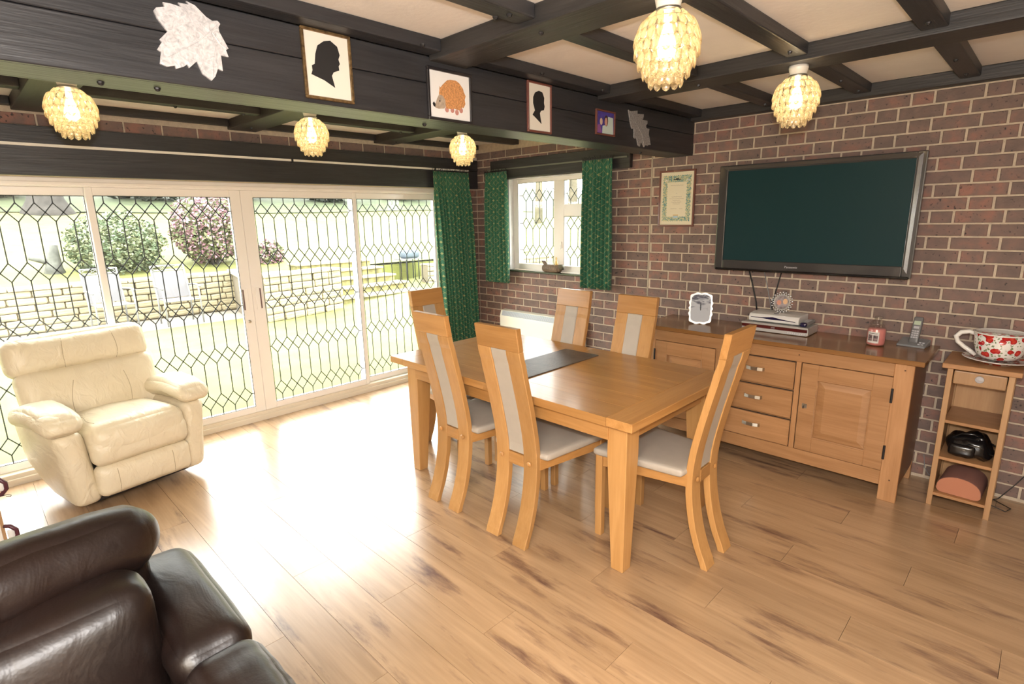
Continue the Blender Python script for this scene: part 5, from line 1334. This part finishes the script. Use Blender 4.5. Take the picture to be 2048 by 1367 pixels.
def leafball(name, label, cat, loc, rx, rz_, n, mat, leafsize, trunk=None, mat2=None, frac=0, seed=0, hollow=.35):
    t = thing(name, label, cat, loc); rnd = random.Random(seed)
    def cloud(cnt, sz, rmin):
        mb = MB()
        for _ in range(cnt):
            while True:
                p = Vector((rnd.uniform(-1, 1), rnd.uniform(-1, 1), rnd.uniform(-1, 1)))
                if rmin < p.length < 1: break
            bump = 1+.22*noise.noise(p*2.3+Vector((seed, 0, 0)))
            q = Vector((p.x*rx, p.y*rx, p.z*rz_))*bump+Vector((0, 0, rz_+(trunk or 0)))
            if q.z < 0.03: q.z = .03+rnd.random()*.1
            a = Vector((rnd.uniform(-1, 1), rnd.uniform(-1, 1), rnd.uniform(-.6, .6))).normalized(); b_ = a.cross(Vector((rnd.uniform(-1, 1), rnd.uniform(-1, 1), rnd.uniform(-1, 1)))).normalized(); s_ = sz*rnd.uniform(.6, 1.3)
            mb.add([q-a*s_, q+b_*s_*.55, q+a*s_, q-b_*s_*.55], [(0, 1, 2, 3)])
        return mb
    f = obj('foliage', cloud(n, leafsize, hollow), mat, t); f['kind'] = 'stuff'
    if mat2:
        f2 = obj('blossom', cloud(frac, leafsize*.9, .7), mat2, t); f2['kind'] = 'stuff'
    st = MB()
    for k in range(5):
        a = k*1.3+seed; st.tube([(0.03*math.cos(a), .03*math.sin(a), 0), (.25*rx*math.cos(a), .25*rx*math.sin(a), (trunk or 0)+rz_*.5), (.6*rx*math.cos(a), .6*rx*math.sin(a), (trunk or 0)+rz_*1.2)], [.035, .022, .01], 6)
    obj('stems', st, bark, t)
    return t
leafball('round_shrub', 'rounded pale green shrub above the stone wall behind the left garden chair', 'shrub', (-8.5, -1.82, .66), .82, .62, 9000, leaf_g, .040, seed=1)
leafball('round_shrub', 'pale yellow-green shrub at the far left edge beyond the glass door', 'shrub', (-8.6, -4.25, .66), .55, .48, 2000, leaf_y, .055, seed=2)
leafball('rhododendron', 'pink flowering rhododendron on bare stems above the stone wall', 'flowering shrub', (-8.4, -.12, .66), .76, .72, 4500, leaf_y, .045, trunk=.18, mat2=flower, frac=3600, seed=3)
leafball('low_shrub', 'small pink shrub low beside the stone wall, right of the door handles', 'flowering shrub', (-8.2, .95, .66), .35, .30, 700, leaf_y, .05, mat2=flower, frac=500, seed=4)
# big trunk and stump ornament
t = thing('large_tree', 'broad flaring base of a large tree high on the lawn at the left', 'tree', (-17.8, -1.75, gz(-17.8)))
obj('trunk', MB().lathe([(.85, -.3), (.62, .10), (.46, .4), (.38, 1.0), (.34, 5.5), (.25, 7.0)], n=18), bark, t, True)
t = thing('tree_stump', 'grey weathered forked stump standing on the lawn behind the wall', 'stump', (-8.6, -2.80, .70))
obj('stump_body', MB().tube([(0, 0, 0), (.02, 0, .22), (0, .03, .42), (.02, .05, .62)], [.20, .13, .09, .06], 10), stat, t, True)
obj('side_branch', MB().tube([(0, -.03, .30), (0, -.20, .36), (.02, -.33, .40)], [.06, .045, .03], 8), stat, t, True)
rnd = random.Random(11)
for i in range(9):
    y = -15+i*4.2+rnd.uniform(-.7, .7); x = -22+rnd.uniform(-.8, .8)
    lb = ['dark evergreen at the far left of the top of the lawn', 'dark evergreen behind the big flaring trunk', 'dark evergreen above the round shrub', 'dark evergreen beyond the rhododendron', 'dark evergreen above the meeting of the doors', 'dark evergreen above the third door panel', 'dark evergreen above the fourth door panel', 'dark evergreen beyond the long curtain', 'dark evergreen at the far right of the hedge line'][i]
    leafball('evergreen_tree', lb, 'tree', (x, y, gz(x)-.1), 2.1, 2.6, 3200, leaf_d, .20, seed=20+i, hollow=.6)
for i, (x, y, r_) in enumerate(((-9.5, 16, .22), (-6.0, 20, .28), (-12.5, 15, .16), (-3.6, 17, .18), (-14.5, 20, .24))):
    lb = ['pale trunk seen left in the small window', 'thick pale trunk seen in the middle of the small window', 'thin pale trunk seen at the left edge of the small window', 'pale trunk seen in the right pane of the small window', 'distant pale trunk beyond the fourth door panel'][i]
    t = thing('pale_tree', lb, 'tree', (x, y, .8))
    obj('trunk', MB().tube([(0, 0, -.3), (.05, 0, 2), (-.05, .1, 6), (.1, 0, 9)], [r_*1.3, r_, r_*.85, r_*.6], 10), bark_l, t, True)
for i, (x, y) in enumerate(((-13, 26), (-7, 27), (-1, 26), (5, 27))):
    lb = ['yellow-green tree crown at the left behind the pale trunks', 'yellow-green tree crown in the middle behind the pale trunks', 'yellow-green tree crown at the right behind the pale trunks', 'yellow-green tree crown beyond the right window pane'][i]
    leafball('leafy_tree', lb, 'tree', (x, y, 1.6), 2.7, 3.2, 2200, leaf_y, .30, seed=40+i, hollow=.5)
# blue garden cart
t = thing('garden_barbecue', 'small blue-grey covered barbecue cart on the terrace beyond the mossy steps', 'barbecue', (-6.9, 3.9, .0))
obj('kettle', MB().soft(.16, .22, .10, .07, T_((0, 0, .82)), n=8), plain('blue_grey_cover', (0.0600, 0.0780, 0.1020), .6), t, True)
obj('side_shelf', MB().box(-.14, .14, -.36, .36, .70, .725), plain('dark_shelf', (.1, .1, .11), .5), t)
for sx in (-1, 1):
    for sy in (-1, 1): obj('leg', MB().tube([(sx*.12, sy*.18, 0), (sx*.12, sy*.18, .70)], .014, 6), dark_metal, t)
